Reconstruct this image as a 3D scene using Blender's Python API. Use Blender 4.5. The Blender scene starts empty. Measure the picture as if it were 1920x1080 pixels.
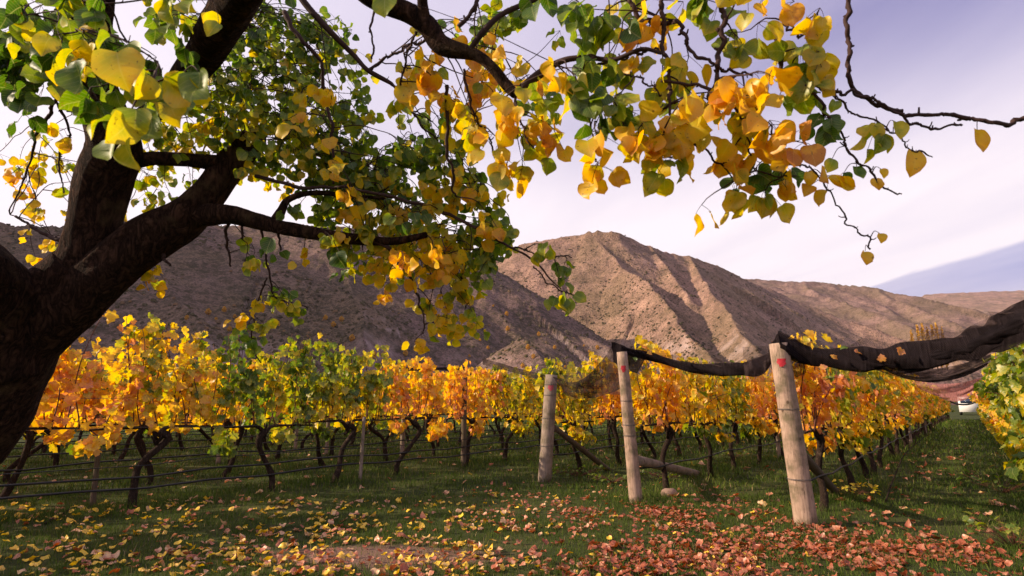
import bpy, math, random
import numpy as np
from mathutils import Vector, Matrix

random.seed(7)
rng = np.random.default_rng(7)
S = bpy.context.scene
COL = S.collection
PI = math.pi
R = math.radians

# ------------------------------------------------------------------ camera
CAM_H = 1.35
PITCH = math.atan(0.2017)
F = 1067.0            # focal length in photo pixels (1920 wide)
cam_d = bpy.data.cameras.new('camera'); cam = bpy.data.objects.new('camera', cam_d); COL.objects.link(cam)
cam.location = (0, 0, CAM_H); cam.rotation_euler = (PI/2 + PITCH, 0, 0)
cam_d.sensor_width = 36; cam_d.lens = 36*F/1920; cam_d.clip_start = 0.05; cam_d.clip_end = 60000
cam_d.dof.use_dof = True; cam_d.dof.focus_distance = 8.0; cam_d.dof.aperture_fstop = 8.0
S.camera = cam

# ------------------------------------------------------------------ light
SUN_AZ = R(-93)       # from straight ahead (+Y), negative = to the left
SUN_EL = R(27)
sun_dir = Vector((math.sin(SUN_AZ)*math.cos(SUN_EL), math.cos(SUN_AZ)*math.cos(SUN_EL), math.sin(SUN_EL)))
sd = bpy.data.lights.new('sun', 'SUN'); sd.energy = 5.0; sd.angle = R(0.5); sd.color = (1.0, 0.80, 0.58)
sun = bpy.data.objects.new('sun', sd); COL.objects.link(sun)
sun.rotation_euler = sun_dir.to_track_quat('Z', 'Y').to_euler(); sun.location = (-20, 5, 15)
S.view_settings.view_transform = 'Standard'; S.view_settings.look = 'None'
S.view_settings.exposure = 0.65; S.view_settings.gamma = 1.0; S.view_settings.use_curve_mapping = False
S.cycles.use_denoising = True
S.cycles.max_bounces = 8; S.cycles.transparent_max_bounces = 24
S.cycles.caustics_reflective = False; S.cycles.caustics_refractive = False

class NT:
    """tiny node helper"""
    def __init__(s, tree): s.t = tree; s.n = tree.nodes; s.l = tree.links
    def new(s, typ, **kw):
        nd = s.n.new(typ)
        for k, v in kw.items():
            if k in ('i', 'ins'):
                for kk, vv in v.items(): s.set(nd, kk, vv)
            else: setattr(nd, k, v)
        return nd
    def set(s, nd, key, v):
        if isinstance(v, bpy.types.NodeSocket): s.l.new(v, nd.inputs[key])
        else: nd.inputs[key].default_value = v
    def math(s, op, a, b=None, c=None, clamp=False):
        nd = s.n.new('ShaderNodeMath'); nd.operation = op; nd.use_clamp = clamp
        s.set(nd, 0, a)
        if b is not None: s.set(nd, 1, b)
        if c is not None: s.set(nd, 2, c)
        return nd.outputs[0]
    def mix(s, f, a, b, blend='MIX'):
        nd = s.n.new('ShaderNodeMix'); nd.data_type = 'RGBA'; nd.blend_type = blend
        s.set(nd, 0, f); s.set(nd, 6, a); s.set(nd, 7, b)
        return nd.outputs[2]
    def ramp(s, f, stops, interp='LINEAR'):
        nd = s.n.new('ShaderNodeValToRGB'); nd.color_ramp.interpolation = interp
        e = nd.color_ramp.elements
        while len(e) < len(stops): e.new(0.5)
        for i, (p, c) in enumerate(stops):
            e[i].position = p; e[i].color = (c[0], c[1], c[2], 1) if not isinstance(c, (int, float)) else (c, c, c, 1)
        s.set(nd, 0, f); return nd.outputs[0]
    def noise(s, vec, scale, detail=4, rough=0.55, dist=0.0):
        nd = s.n.new('ShaderNodeTexNoise'); s.set(nd, 'Scale', scale); s.set(nd, 'Detail', detail)
        s.set(nd, 'Roughness', rough); s.set(nd, 'Distortion', dist)
        if vec is not None: s.set(nd, 'Vector', vec)
        return nd.outputs['Fac']
    def maprange(s, v, a, b, c=0, d=1, smooth=False):
        nd = s.n.new('ShaderNodeMapRange'); nd.interpolation_type = 'SMOOTHSTEP' if smooth else 'LINEAR'
        for i, x in enumerate((v, a, b, c, d)): s.set(nd, i, x)
        return nd.outputs[0]

# world: Nishita sky with a veil of high cirrus in parallel bands
W = bpy.data.worlds.new('World'); S.world = W; W.use_nodes = True
g = NT(W.node_tree)
for nd in list(g.n): g.n.remove(nd)
out = g.new('ShaderNodeOutputWorld'); bg = g.new('ShaderNodeBackground')
sky = g.new('ShaderNodeTexSky', sky_type='NISHITA', sun_disc=False, sun_elevation=SUN_EL, sun_rotation=SUN_AZ,
            air_density=1.2, dust_density=2.0, ozone_density=3.0, altitude=300)
tc = g.new('ShaderNodeTexCoord'); sep = g.new('ShaderNodeSeparateXYZ', i={0: tc.outputs['Generated']})
X, Y, Z = sep.outputs
zc = g.math('MAXIMUM', Z, 0.03)
px_ = g.math('DIVIDE', X, zc); py_ = g.math('DIVIDE', Y, zc)
c_ = g.math('ADD', px_, g.math('MULTIPLY', py_, 0.12))
comb = g.new('ShaderNodeCombineXYZ', i={0: g.math('MULTIPLY', c_, 1.6), 1: g.math('MULTIPLY', py_, 0.45), 2: 0.0})
n1 = g.noise(comb.outputs[0], 1.0, 5, 0.55, 0.4)
comb2 = g.new('ShaderNodeCombineXYZ', i={0: g.math('MULTIPLY', px_, 0.7), 1: g.math('MULTIPLY', py_, 0.35), 2: 3.0})
n2 = g.noise(comb2.outputs[0], 1.0, 6, 0.6, 0.6)
cw = g.math('ADD', c_, g.math('MULTIPLY', g.math('SUBTRACT', n2, 0.5), 0.7))
band = g.ramp(g.maprange(cw, -2.0, 6.0), [(0.0, 0.85), (0.27, 0.62), (0.355, 0.34), (0.42, 0.04), (0.47, 0.06), (0.54, 0.55),
                                            (0.60, 0.9), (0.70, 0.97), (0.722, 0.30), (0.80, 0.15), (1.0, 0.4)], 'EASE')
low = g.maprange(Z, 0.62, 0.30, 0.0, 0.92, True)
notwedge = g.maprange(cw, 3.55, 3.8, 1.0, 0.0, True)
low = g.math('MULTIPLY', low, notwedge)
mask = g.math('MAXIMUM', band, low)
mask = g.math('ADD', mask, g.math('MULTIPLY', g.math('SUBTRACT', n1, 0.5), 0.55), clamp=True)
toward = g.maprange(X, 0.75, -0.9, 0.0, 1.0)
mask = g.math('ADD', mask, g.math('MULTIPLY', toward, 0.18), clamp=True)
skyc = g.mix(1.0, sky.outputs[0], (0.125, 0.092, 0.098, 1), 'MULTIPLY')
skyc = g.mix(1.0, skyc, (0.085, 0.055, 0.18, 1), 'ADD')
cloud = g.mix(toward, (0.68, 0.60, 0.82, 1), (1.12, 1.03, 1.10, 1))
cloud = g.mix(g.maprange(Z, 0.62, 0.30), cloud, (1.05, 0.95, 1.0, 1))
final = g.mix(mask, skyc, cloud)
g.set(bg, 0, final); g.set(bg, 1, 0.66); g.l.new(bg.outputs[0], out.inputs[0])

# ------------------------------------------------------------------ helpers
cP, sP = math.cos(PITCH), math.sin(PITCH)
def ray(px, py):
    a = (px-960)/F; b = (540-py)/F
    return Vector((a, cP - b*sP, sP + b*cP))
def P(px, py, d):                     # point seen at a photo position at depth d along the lens axis
    return Vector((0, 0, CAM_H)) + ray(px, py)*d
def PY(px, py, y):                    # ... at ground distance y
    r = ray(px, py); return Vector((0, 0, CAM_H)) + r*(y/r.y)
def G(px, py):                        # ... on the ground
    r = ray(px, py); t = -CAM_H/r.z; return Vector((r.x*t, r.y*t, 0))
UU = Vector((0.621, 0.784, 0)); NN = Vector((0.784, -0.621, 0))
ROWANG = math.atan2(UU.y, UU.x)
def RW(u, n, z=0): return UU*u + NN*n + Vector((0, 0, z))

def mesh_np(name, V, Fs, mat=None, attr=None, uv=None, smooth=True):
    """V (n,3); Fs list of (m,k) index arrays; attr: dict name -> per-vertex float; uv per-vertex (n,2)"""
    me = bpy.data.meshes.new(name)
    V = np.asarray(V, dtype=np.float32)
    Fs = [np.asarray(f, dtype=np.int32) for f in Fs if len(f)]
    me.vertices.add(len(V)); me.vertices.foreach_set('co', V.ravel())
    li = np.concatenate([f.ravel() for f in Fs]); cnt = np.concatenate([np.full(len(f), f.shape[1], np.int32) for f in Fs])
    st = np.concatenate([[0], np.cumsum(cnt)[:-1]]).astype(np.int32)
    me.loops.add(len(li)); me.loops.foreach_set('vertex_index', li)
    me.polygons.add(len(cnt)); me.polygons.foreach_set('loop_start', st)
    try: me.polygons.foreach_set('loop_total', cnt)
    except Exception: pass
    me.update(calc_edges=True)
    if smooth: me.polygons.foreach_set('use_smooth', np.ones(len(cnt), dtype=bool))
    if attr:
        for k, a in attr.items():
            at = me.attributes.new(k, 'FLOAT', 'POINT'); at.data.foreach_set('value', np.asarray(a, dtype=np.float32))
    if uv is not None:
        ul = me.uv_layers.new(name='UVMap'); ul.data.foreach_set('uv', np.asarray(uv, dtype=np.float32)[li].ravel())
    if mat: me.materials.append(mat)
    return me

class MB:
    def __init__(s): s.V = []; s.F = {}; s.n = 0; s.A = []; s.UV = []
    def add(s, V, Fs, a=0.5, uv=None):
        V = np.asarray(V, dtype=np.float32)
        s.V.append(V); s.A.append(np.full(len(V), a, np.float32) if np.isscalar(a) else np.asarray(a, np.float32))
        s.UV.append(np.zeros((len(V), 2), np.float32) if uv is None else np.asarray(uv, np.float32))
        for f in Fs:
            f = np.asarray(f, dtype=np.int32)
            if len(f): s.F.setdefault(f.shape[1], []).append(f + s.n)
        s.n += len(V); return s
    def mesh(s, name, mat, smooth=True):
        return mesh_np(name, np.concatenate(s.V), [np.concatenate(v) for v in s.F.values()], mat,
                       {'lc': np.concatenate(s.A)}, np.concatenate(s.UV), smooth)

def link(name, data, parent=None, loc=None, rotz=None):
    o = bpy.data.objects.new(name, data); COL.objects.link(o)
    if parent is not None: o.parent = parent
    if loc is not None: o.location = loc
    if rotz is not None: o.rotation_euler = (0, 0, rotz)
    return o
def tag(o, label=None, cat=None, group=None, kind=None):
    if label: o['label'] = label
    if cat: o['category'] = cat
    if group: o['group'] = group
    if kind: o['kind'] = kind
    return o
def empty(name, loc, rotz=0, **kw):
    o = link(name, None, None, loc, rotz); o.empty_display_size = 0.1
    return tag(o, **kw)

def smooth_path(pts, rad, n):
    """Catmull-Rom resample of points and radii"""
    P_ = np.array([list(p) for p in pts], float); r = np.array(rad, float)
    d = np.concatenate([[0], np.cumsum(np.linalg.norm(np.diff(P_, axis=0), axis=1))]); d /= d[-1]
    t = np.linspace(0, 1, n); out = np.zeros((n, 3)); ro = np.interp(t, d, r)
    m = np.zeros_like(P_)
    for i in range(len(P_)):
        a = max(0, i-1); b = min(len(P_)-1, i+1); m[i] = (P_[b]-P_[a])/(d[b]-d[a])
    k = np.clip(np.searchsorted(d, t, side='right')-1, 0, len(P_)-2)
    h = d[k+1]-d[k]; s = ((t-d[k])/h)[:, None]; h = h[:, None]
    out = (2*s**3-3*s**2+1)*P_[k] + (s**3-2*s**2+s)*h*m[k] + (-2*s**3+3*s**2)*P_[k+1] + (s**3-s**2)*h*m[k+1]
    return out, ro

def vnoise(x, seed=0):
    """1-D smooth value noise"""
    xi = np.floor(x).astype(np.int64); f = x-xi; f = f*f*(3-2*f)
    h = lambda k: (np.sin((k*127.1+seed*311.7)) * 43758.5453) % 1.0
    return h(xi)*(1-f)+h(xi+1)*f
def vnoise2(x, y, seed=0):
    xi = np.floor(x); yi = np.floor(y); fx = x-xi; fy = y-yi
    fx = fx*fx*fx*(fx*(6*fx-15)+10); fy = fy*fy*fy*(fy*(6*fy-15)+10)
    h = lambda a, b: (np.sin(a*127.1+b*311.7+seed*74.7)*43758.5453) % 1.0
    return (h(xi, yi)*(1-fx)+h(xi+1, yi)*fx)*(1-fy)+(h(xi, yi+1)*(1-fx)+h(xi+1, yi+1)*fx)*fy
def fbm2(x, y, octv=5, seed=0, ridged=False, gain=0.5):
    s = 0; a = 1; t = 0
    for i in range(octv):
        v = vnoise2(x*2**i*1.03+17.3*i, y*2**i-9.1*i, seed+i)
        if ridged: v = 1-abs(2*v-1)
        s = s+a*v; t += a; a *= gain
    return s/t

def tube(mb, pts, rad, sides=8, lump=0.0, lfreq=9.0, cap=True, a=0.5, seed=0, flat=None, uvscale=1.0):
    P_ = np.asarray(pts, float); n = len(P_); r = np.broadcast_to(np.asarray(rad, float), (n,))
    T = np.gradient(P_, axis=0); T /= np.linalg.norm(T, axis=1)[:, None]+1e-12
    ref = np.array([0, 0, 1.0]) if abs(T[0][2]) < 0.9 else np.array([0, 1.0, 0])
    N = np.zeros_like(P_); N[0] = ref-T[0]*ref.dot(T[0]); N[0] /= np.linalg.norm(N[0])
    for i in range(1, n):
        v = N[i-1]-T[i]*N[i-1].dot(T[i]); N[i] = v/(np.linalg.norm(v)+1e-12)
    B = np.cross(T, N)
    ang = np.linspace(0, 2*PI, sides, endpoint=False)
    L = np.concatenate([[0], np.cumsum(np.linalg.norm(np.diff(P_, axis=0), axis=1))])
    A, LL = np.meshgrid(ang, L)
    rr = r[:, None]*np.ones_like(A)
    if lump > 0:
        nz = fbm2(np.cos(A)*1.6+5+seed, LL*lfreq+np.sin(A)*1.6+seed*3.1, 4, seed)
        nz2 = fbm2(np.cos(A)*4+15+seed, LL*lfreq*1.2+np.sin(A)*4, 3, seed+5, True)
        rr = rr*(1+lump*(nz-0.5)*2+lump*0.5*(nz2-0.5))
    fl = 1.0 if flat is None else flat
    V = P_[:, None, :]+N[:, None, :]*(np.cos(A)*rr)[..., None]*fl+B[:, None, :]*(np.sin(A)*rr)[..., None]
    V = V.reshape(-1, 3)
    i = np.arange(n-1)[:, None]*sides; j = np.arange(sides)[None, :]; j2 = (j+1) % sides
    Q = np.stack([i+j, i+j2, i+sides+j2, i+sides+j], -1).reshape(-1, 4)
    Fs = [Q]
    uv = np.stack([A/(2*PI)*2*PI*r.max(), LL], -1).reshape(-1, 2)*uvscale
    if cap:
        V = np.vstack([V, P_[:1], P_[-1:]]); uv = np.vstack([uv, uv[:1], uv[-1:]])
        b = n*sides; jj = np.arange(sides); j2 = (jj+1) % sides
        Fs.append(np.stack([np.full(sides, b), j2, jj], -1))
        e = (n-1)*sides; Fs.append(np.stack([np.full(sides, b+1), e+jj, e+j2], -1))
    mb.add(V, Fs, a, uv)

# ------------------------------------------------------------------ materials
def new_mat(name):
    m = bpy.data.materials.new(name); m.use_nodes = True; t = NT(m.node_tree)
    for nd in list(t.n): t.n.remove(nd)
    t.out = t.new('ShaderNodeOutputMaterial'); return m, t
def principled(t, col, rough=0.85, spec=0.3, bump=None, bstr=0.5, bdist=0.01):
    p = t.new('ShaderNodeBsdfPrincipled'); t.set(p, 'Base Color', col); t.set(p, 'Roughness', rough)
    t.set(p, 'Specular IOR Level', spec)
    if bump is not None:
        b = t.new('ShaderNodeBump', i={'Strength': bstr, 'Distance': bdist, 'Height': bump}); t.l.new(b.outputs[0], p.inputs['Normal'])
    t.l.new(p.outputs[0], t.out.inputs[0]); return p
def mat_flat(name, col, rough=0.8, spec=0.3, nscale=30, var=0.35):
    m, t = new_mat(name); tcn = t.new('ShaderNodeTexCoord').outputs['Object']
    n = t.noise(tcn, nscale, 4); c = t.mix(n, [x*(1-var) for x in col]+[1], [min(1, x*(1+var)) for x in col]+[1])
    principled(t, c, rough, spec, n, 0.4, 0.003); return m

def leaf_mat(name, stops, trans=0.5, vein=True, gloss=0.025, veincol=(0.8, 0.75, 0.3, 1)):
    m, t = new_mat(name)
    lc = t.new('ShaderNodeAttribute', attribute_name='lc').outputs['Fac']
    uv = t.new('ShaderNodeUVMap').outputs[0]
    geo = t.new('ShaderNodeNewGeometry').outputs['Position']
    nz = t.noise(geo, 38, 3); nz2 = t.noise(geo, 110, 2)
    f = t.math('ADD', lc, t.math('MULTIPLY', t.math('SUBTRACT', nz, 0.5), 0.40))
    f = t.math('ADD', f, t.math('MULTIPLY', t.math('SUBTRACT', t.new('ShaderNodeVectorMath', operation='LENGTH', i={0: uv}).outputs['Value'], 0.45), 0.16))
    su = t.new('ShaderNodeSeparateXYZ', i={0: uv}); ux, uy = su.outputs[0], su.outputs[1]
    ax = t.math('ABSOLUTE', ux)
    col = t.ramp(f, stops)
    if vein:
        # midrib and herringbone side veins in leaf coordinates
        mid = t.maprange(ax, 0.0, 0.03, 1.0, 0.0)
        w = t.math('SUBTRACT', uy, t.math('MULTIPLY', ax, 0.75))
        sv = t.math('ABSOLUTE', t.math('SUBTRACT', t.math('FRACT', t.math('MULTIPLY', w, 7.0)), 0.5))
        sv = t.maprange(sv, 0.0, 0.1, 0.6, 0.0)
        v = t.math('MAXIMUM', mid, sv)
        col = t.mix(t.math('MULTIPLY', v, 0.30), col, veincol)
    rim = t.math('ADD', t.new('ShaderNodeVectorMath', operation='LENGTH', i={0: t.new('ShaderNodeVectorMath', operation='SUBTRACT', i={0: uv, 1: (0, 0.42, 0)}).outputs[0]}).outputs['Value'], t.math('MULTIPLY', t.math('SUBTRACT', nz, 0.5), 0.5))
    col = t.mix(t.maprange(rim, 0.50, 0.66, 0.0, 0.55), col, (0.30, 0.13, 0.02, 1))
    spots = t.maprange(nz2, 0.66, 0.72, 0.0, 0.7)
    col = t.mix(spots, col, (0.16, 0.07, 0.02, 1))
    d = t.new('ShaderNodeBsdfDiffuse', i={0: col}); tr = t.new('ShaderNodeBsdfTranslucent')
    sat = t.new('ShaderNodeHueSaturation', i={'Saturation': 1.15, 'Value': 1.25, 'Color': col}); t.set(tr, 0, sat.outputs[0])
    mx = t.new('ShaderNodeMixShader', i={0: trans}); t.l.new(d.outputs[0], mx.inputs[1]); t.l.new(tr.outputs[0], mx.inputs[2])
    gl = t.new('ShaderNodeBsdfGlossy', i={'Roughness': 0.42, 'Color': (1, 1, 1, 1)})
    m2 = t.new('ShaderNodeMixShader', i={0: gloss}); t.l.new(mx.outputs[0], m2.inputs[1]); t.l.new(gl.outputs[0], m2.inputs[2])
    t.l.new(m2.outputs[0], t.out.inputs[0]); return m

M = {}
M['apricot_leaf'] = leaf_mat('apricot_leaf', [(0.0, (0.035, 0.075, 0.012)), (0.25, (0.075, 0.15, 0.018)), (0.45, (0.26, 0.33, 0.03)),
        (0.60, (0.62, 0.50, 0.03)), (0.8, (0.84, 0.50, 0.02)), (0.95, (0.80, 0.38, 0.02)), (1.0, (0.60, 0.24, 0.03))], 0.55)
M['grape_leaf'] = leaf_mat('grape_leaf', [(0.0, (0.05, 0.10, 0.015)), (0.25, (0.11, 0.18, 0.02)), (0.42, (0.36, 0.36, 0.04)),
        (0.6, (0.80, 0.55, 0.045)), (0.78, (0.80, 0.46, 0.05)), (0.9, (0.76, 0.34, 0.09)), (1.0, (0.60, 0.25, 0.14))], 0.55, True)
M['dead_leaf'] = leaf_mat('dead_leaf', [(0.0, (0.10, 0.035, 0.018)), (0.2, (0.30, 0.065, 0.028)), (0.4, (0.37, 0.095, 0.045)), (0.55, (0.50, 0.21, 0.125)),
        (0.7, (0.66, 0.42, 0.24)), (0.82, (0.72, 0.42, 0.05)), (1.0, (0.80, 0.52, 0.03))], 0.22, True, 0.04)
M['tree_leaf_far'] = leaf_mat('tree_leaf_far', [(0.0, (0.22, 0.13, 0.04)), (0.5, (0.50, 0.27, 0.07)), (1.0, (0.74, 0.46, 0.08))], 0.35, False, 0.0)

def bark(name, c1, c2, c3, scale=1.0, zs=0.35):
    m, t = new_mat(name); o = t.new('ShaderNodeTexCoord').outputs['Object']
    mp = t.new('ShaderNodeMapping', i={'Vector': o, 'Scale': (scale, scale, scale*zs)}).outputs[0]
    na = t.noise(mp, 22, 7, 0.62, 1.2); nb = t.noise(mp, 55, 5, 0.6, 0.8); n3 = t.noise(o, 5*scale, 5, 0.65)
    rd = t.math('SUBTRACT', 1.0, t.math('MULTIPLY', t.math('ABSOLUTE', t.math('SUBTRACT', na, 0.5)), 5.0), clamp=True)   # dark fissures
    h = t.math('ADD', t.math('MULTIPLY', t.math('SUBTRACT', 1.0, rd), 0.6), t.math('MULTIPLY', nb, 0.5))
    c = t.mix(t.maprange(h, 0.15, 0.95), c1+(1,), c2+(1,)); c = t.mix(t.math('MULTIPLY', t.maprange(n3, 0.56, 0.72), 0.6), c, c3+(1,))
    principled(t, c, 0.95, 0.08, h, 1.0, 0.03/scale); return m
M['bark'] = bark('apricot_bark', (0.004, 0.002, 0.0015), (0.12, 0.060, 0.038), (0.14, 0.09, 0.045), 1.0)
M['twig'] = mat_flat('twig_bark', (0.045, 0.022, 0.018), 0.8, 0.25, 60)
M['vine_bark'] = bark('vine_bark', (0.012, 0.008, 0.006), (0.085, 0.055, 0.04), (0.13, 0.09, 0.065), 2.5, 0.2)
M['cane'] = mat_flat('cane', (0.11, 0.036, 0.022), 0.7, 0.3, 30)
M['wire'] = mat_flat('steel_wire', (0.10, 0.09, 0.085), 0.5, 0.5)
M['hose'] = mat_flat('black_hose', (0.012, 0.011, 0.011), 0.55, 0.4)
M['tag_red'] = mat_flat('red_tag', (0.36, 0.012, 0.022), 0.5, 0.4, 20, 0.15)
M['tag_pink'] = mat_flat('pink_tag', (0.45, 0.07, 0.09), 0.5, 0.4, 20, 0.15)
M['stone'] = mat_flat('stone', (0.26, 0.17, 0.13), 0.9, 0.2, 9)
M['white_paint'] = mat_flat('white_paint', (0.8, 0.78, 0.78), 0.35, 0.5, 4, 0.04)
M['glass_dark'] = mat_flat('dark_glass', (0.02, 0.03, 0.06), 0.1, 0.6, 4, 0.1)
M['rubber'] = mat_flat('rubber', (0.02, 0.02, 0.02), 0.8, 0.2)

def timber(name, base, dark, green=(0.10, 0.085, 0.045)):
    m, t = new_mat(name); o = t.new('ShaderNodeTexCoord').outputs['Object']
    mp = t.new('ShaderNodeMapping', i={'Vector': o, 'Scale': (1, 1, 0.05)}).outputs[0]
    n = t.noise(mp, 70, 6, 0.6, 0.3); n2 = t.noise(o, 5, 5, 0.6); n3 = t.noise(mp, 160, 3)
    c = t.mix(t.maprange(n, 0.3, 0.7), dark+(1,), base+(1,))
    c = t.mix(t.math('MULTIPLY', t.maprange(n2, 0.44, 0.66), 0.8), c, green+(1,))
    crack = t.maprange(n3, 0.33, 0.37, 1.0, 0.0)
    c = t.mix(t.math('MULTIPLY', crack, 0.75), c, (0.03, 0.02, 0.015, 1))
    vo = t.new('ShaderNodeTexVoronoi', i={'Vector': t.new('ShaderNodeMapping', i={'Vector': o, 'Scale': (1, 1, 0.7)}).outputs[0], 'Scale': 5.5})
    knot = t.maprange(vo.outputs['Distance'], 0.06, 0.11, 0.85, 0.0); c = t.mix(knot, c, (0.07, 0.04, 0.025, 1))
    h = t.math('SUBTRACT', n, t.math('MULTIPLY', crack, 0.8))
    principled(t, c, 0.85, 0.2, h, 0.6, 0.006); return m
M['post_pale'] = timber('pale_timber', (0.44, 0.31, 0.235), (0.26, 0.17, 0.125))
M['post_grey'] = timber('grey_timber', (0.34, 0.26, 0.21), (0.19, 0.14, 0.11))
M['post_dark'] = timber('dark_timber', (0.14, 0.10, 0.07), (0.06, 0.042, 0.03))

def net_mat(name, col, lo, hi, pitch=0.02):
    m, t = new_mat(name); uv = t.new('ShaderNodeUVMap').outputs[0]
    su = t.new('ShaderNodeSeparateXYZ', i={0: uv}); a, b = su.outputs[0], su.outputs[1]
    def lines(v):
        fr = t.math('FRACT', t.math('DIVIDE', v, pitch)); d = t.math('ABSOLUTE', t.math('SUBTRACT', fr, 0.5))
        return t.maprange(d, 0.10, 0.18, 1.0, 0.0)
    d1 = lines(t.math('ADD', a, b)); d2 = lines(t.math('SUBTRACT', a, b)); thread = t.math('MAXIMUM', d1, d2)
    o = t.new('ShaderNodeTexCoord').outputs['Object']; n = t.noise(o, 3.0, 5, 0.6, 0.5)
    den = t.maprange(n, 0.35, 0.62, lo, hi)     # how many layers of net lie on one another here
    al = t.math('ADD', t.math('MULTIPLY', thread, 0.35), den, clamp=True)
    n2 = t.noise(t.new('ShaderNodeMapping', i={'Vector': uv, 'Scale': (60, 4, 1)}).outputs[0], 1.0, 5, 0.6); c = t.mix(t.maprange(n2, 0.35, 0.7), [x*0.4 for x in col]+[1], [x*2.4 for x in col]+[1])  # streaks: highlights of the folds painted into the net colour
    c = t.mix(t.math('MULTIPLY', thread, 0.35), c, [x*2.5 for x in col]+[1])
    d = t.new('ShaderNodeBsdfDiffuse', i={0: c}); tl = t.new('ShaderNodeBsdfTranslucent', i={0: c}); mx0 = t.new('ShaderNodeMixShader', i={0: 0.25})
    t.l.new(d.outputs[0], mx0.inputs[1]); t.l.new(tl.outputs[0], mx0.inputs[2])
    tr = t.new('ShaderNodeBsdfTransparent'); mx = t.new('ShaderNodeMixShader', i={0: al})
    t.l.new(tr.outputs[0], mx.inputs[1]); t.l.new(mx0.outputs[0], mx.inputs[2]); t.l.new(mx.outputs[0], t.out.inputs[0]); return m
M['net_roll'] = net_mat('rolled_black_net', (0.009, 0.007, 0.008), 0.8, 1.0)
M['net_fold'] = net_mat('net_fold', (0.012, 0.009, 0.010), 0.45, 0.95)
M['net_sheet'] = net_mat('black_net_sheet', (0.022, 0.016, 0.016), 0.30, 0.85)
M['net_veil'] = net_mat('thin_net', (0.05, 0.035, 0.035), 0.08, 0.38)
M['net_far'] = net_mat('far_net', (0.20, 0.09, 0.085), 0.25, 0.75, 0.05)

# ground
m, t = new_mat('lawn_soil'); o = t.new('ShaderNodeNewGeometry').outputs['Position']
n = t.noise(o, 0.8, 6, 0.6); n2 = t.noise(o, 9, 5, 0.7); n3 = t.noise(o, 60, 3)
c = t.mix(t.maprange(n, 0.4, 0.62), (0.030, 0.042, 0.012, 1), (0.060, 0.068, 0.020, 1))
c = t.mix(t.maprange(n2, 0.60, 0.74), c, (0.12, 0.075, 0.05, 1))
c = t.mix(t.math('MULTIPLY', t.maprange(n3, 0.6, 0.75), 0.6), c, (0.13, 0.06, 0.035, 1))
bare = G(720, 1045)
vd = t.new('ShaderNodeVectorMath', operation='SUBTRACT', i={0: o, 1: (bare.x, bare.y, 0)}).outputs[0]
sc = t.new('ShaderNodeVectorMath', operation='MULTIPLY', i={0: vd, 1: (0.8, 1.9, 0)}).outputs[0]
dl = t.new('ShaderNodeVectorMath', operation='LENGTH', i={0: sc}).outputs['Value']
dl = t.math('ADD', dl, t.math('MULTIPLY', t.math('SUBTRACT', n2, 0.5), 1.2))
c = t.mix(t.maprange(dl, 0.5, 0.95, 0.9, 0.0), c, t.mix(n3, (0.13, 0.075, 0.055, 1), (0.25, 0.15, 0.11, 1)))
principled(t, c, 0.95, 0.1, t.math('ADD', n2, n3), 0.7, 0.03); M['ground'] = m

m, t = new_mat('grass_blade')
lc = t.new('ShaderNodeAttribute', attribute_name='lc').outputs['Fac']
c = t.ramp(lc, [(0.0, (0.035, 0.062, 0.011)), (0.45, (0.080, 0.122, 0.022)), (0.8, (0.17, 0.19, 0.045)), (0.93, (0.26, 0.20, 0.09)), (1.0, (0.36, 0.26, 0.15))])
d = t.new('ShaderNodeBsdfDiffuse', i={0: c}); tl = t.new('ShaderNodeBsdfTranslucent', i={0: c}); mx = t.new('ShaderNodeMixShader', i={0: 0.3})
t.l.new(d.outputs[0], mx.inputs[1]); t.l.new(tl.outputs[0], mx.inputs[2])
t.l.new(mx.outputs[0], t.out.inputs[0]); M['grass'] = m

# mountain: tussock slopes, dark shrubs, pale scree
def slope_mat(name, ca, cb, shrub):
 m, t = new_mat(name); o = t.new('ShaderNodeNewGeometry').outputs['Position']
 lc = t.new('ShaderNodeAttribute', attribute_name='lc').outputs['Fac']   # steepness / gully mask
 n = t.noise(o, 0.004, 8, 0.62, 0.4); n2 = t.noise(o, 0.02, 8, 0.7, 0.3); n3 = t.noise(o, 0.12, 5, 0.7); n4 = t.noise(o, 0.4, 3, 0.6)
 c = t.mix(t.maprange(n2, 0.35, 0.65), ca+(1,), cb+(1,))
 c = t.mix(t.math('MULTIPLY', t.maprange(n, 0.42, 0.60), 0.55), c, (0.17, 0.125, 0.060, 1))
 sh = t.math('MULTIPLY', t.maprange(n3, shrub, shrub+0.09), t.maprange(n2, 0.62, 0.40, 0.25, 0.9))
 c = t.mix(sh, c, (0.060, 0.050, 0.030, 1))
 c = t.mix(t.math('MULTIPLY', t.maprange(n4, 0.50, 0.60), 0.7), c, (0.055, 0.044, 0.028, 1))
 scr = t.math('MULTIPLY', t.maprange(lc, 0.42, 0.75), t.maprange(n2, 0.42, 0.62))
 c = t.mix(scr, c, (0.46, 0.35, 0.32, 1))
 principled(t, c, 0.95, 0.08, t.math('ADD', t.math('MULTIPLY', n3, 0.7), t.math('MULTIPLY', n4, 0.4)), 1.0, 8.0); return m
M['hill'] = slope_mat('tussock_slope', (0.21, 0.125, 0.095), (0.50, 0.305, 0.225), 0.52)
M['scrub'] = slope_mat('shaded_scrub_slope', (0.13, 0.082, 0.074), (0.27, 0.170, 0.145), 0.46)  # denser scrub; the hillside's shade is also put into the base colour
M['far_hill'] = slope_mat('far_tussock', (0.17, 0.10, 0.088), (0.38, 0.24, 0.20), 0.50)

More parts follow.
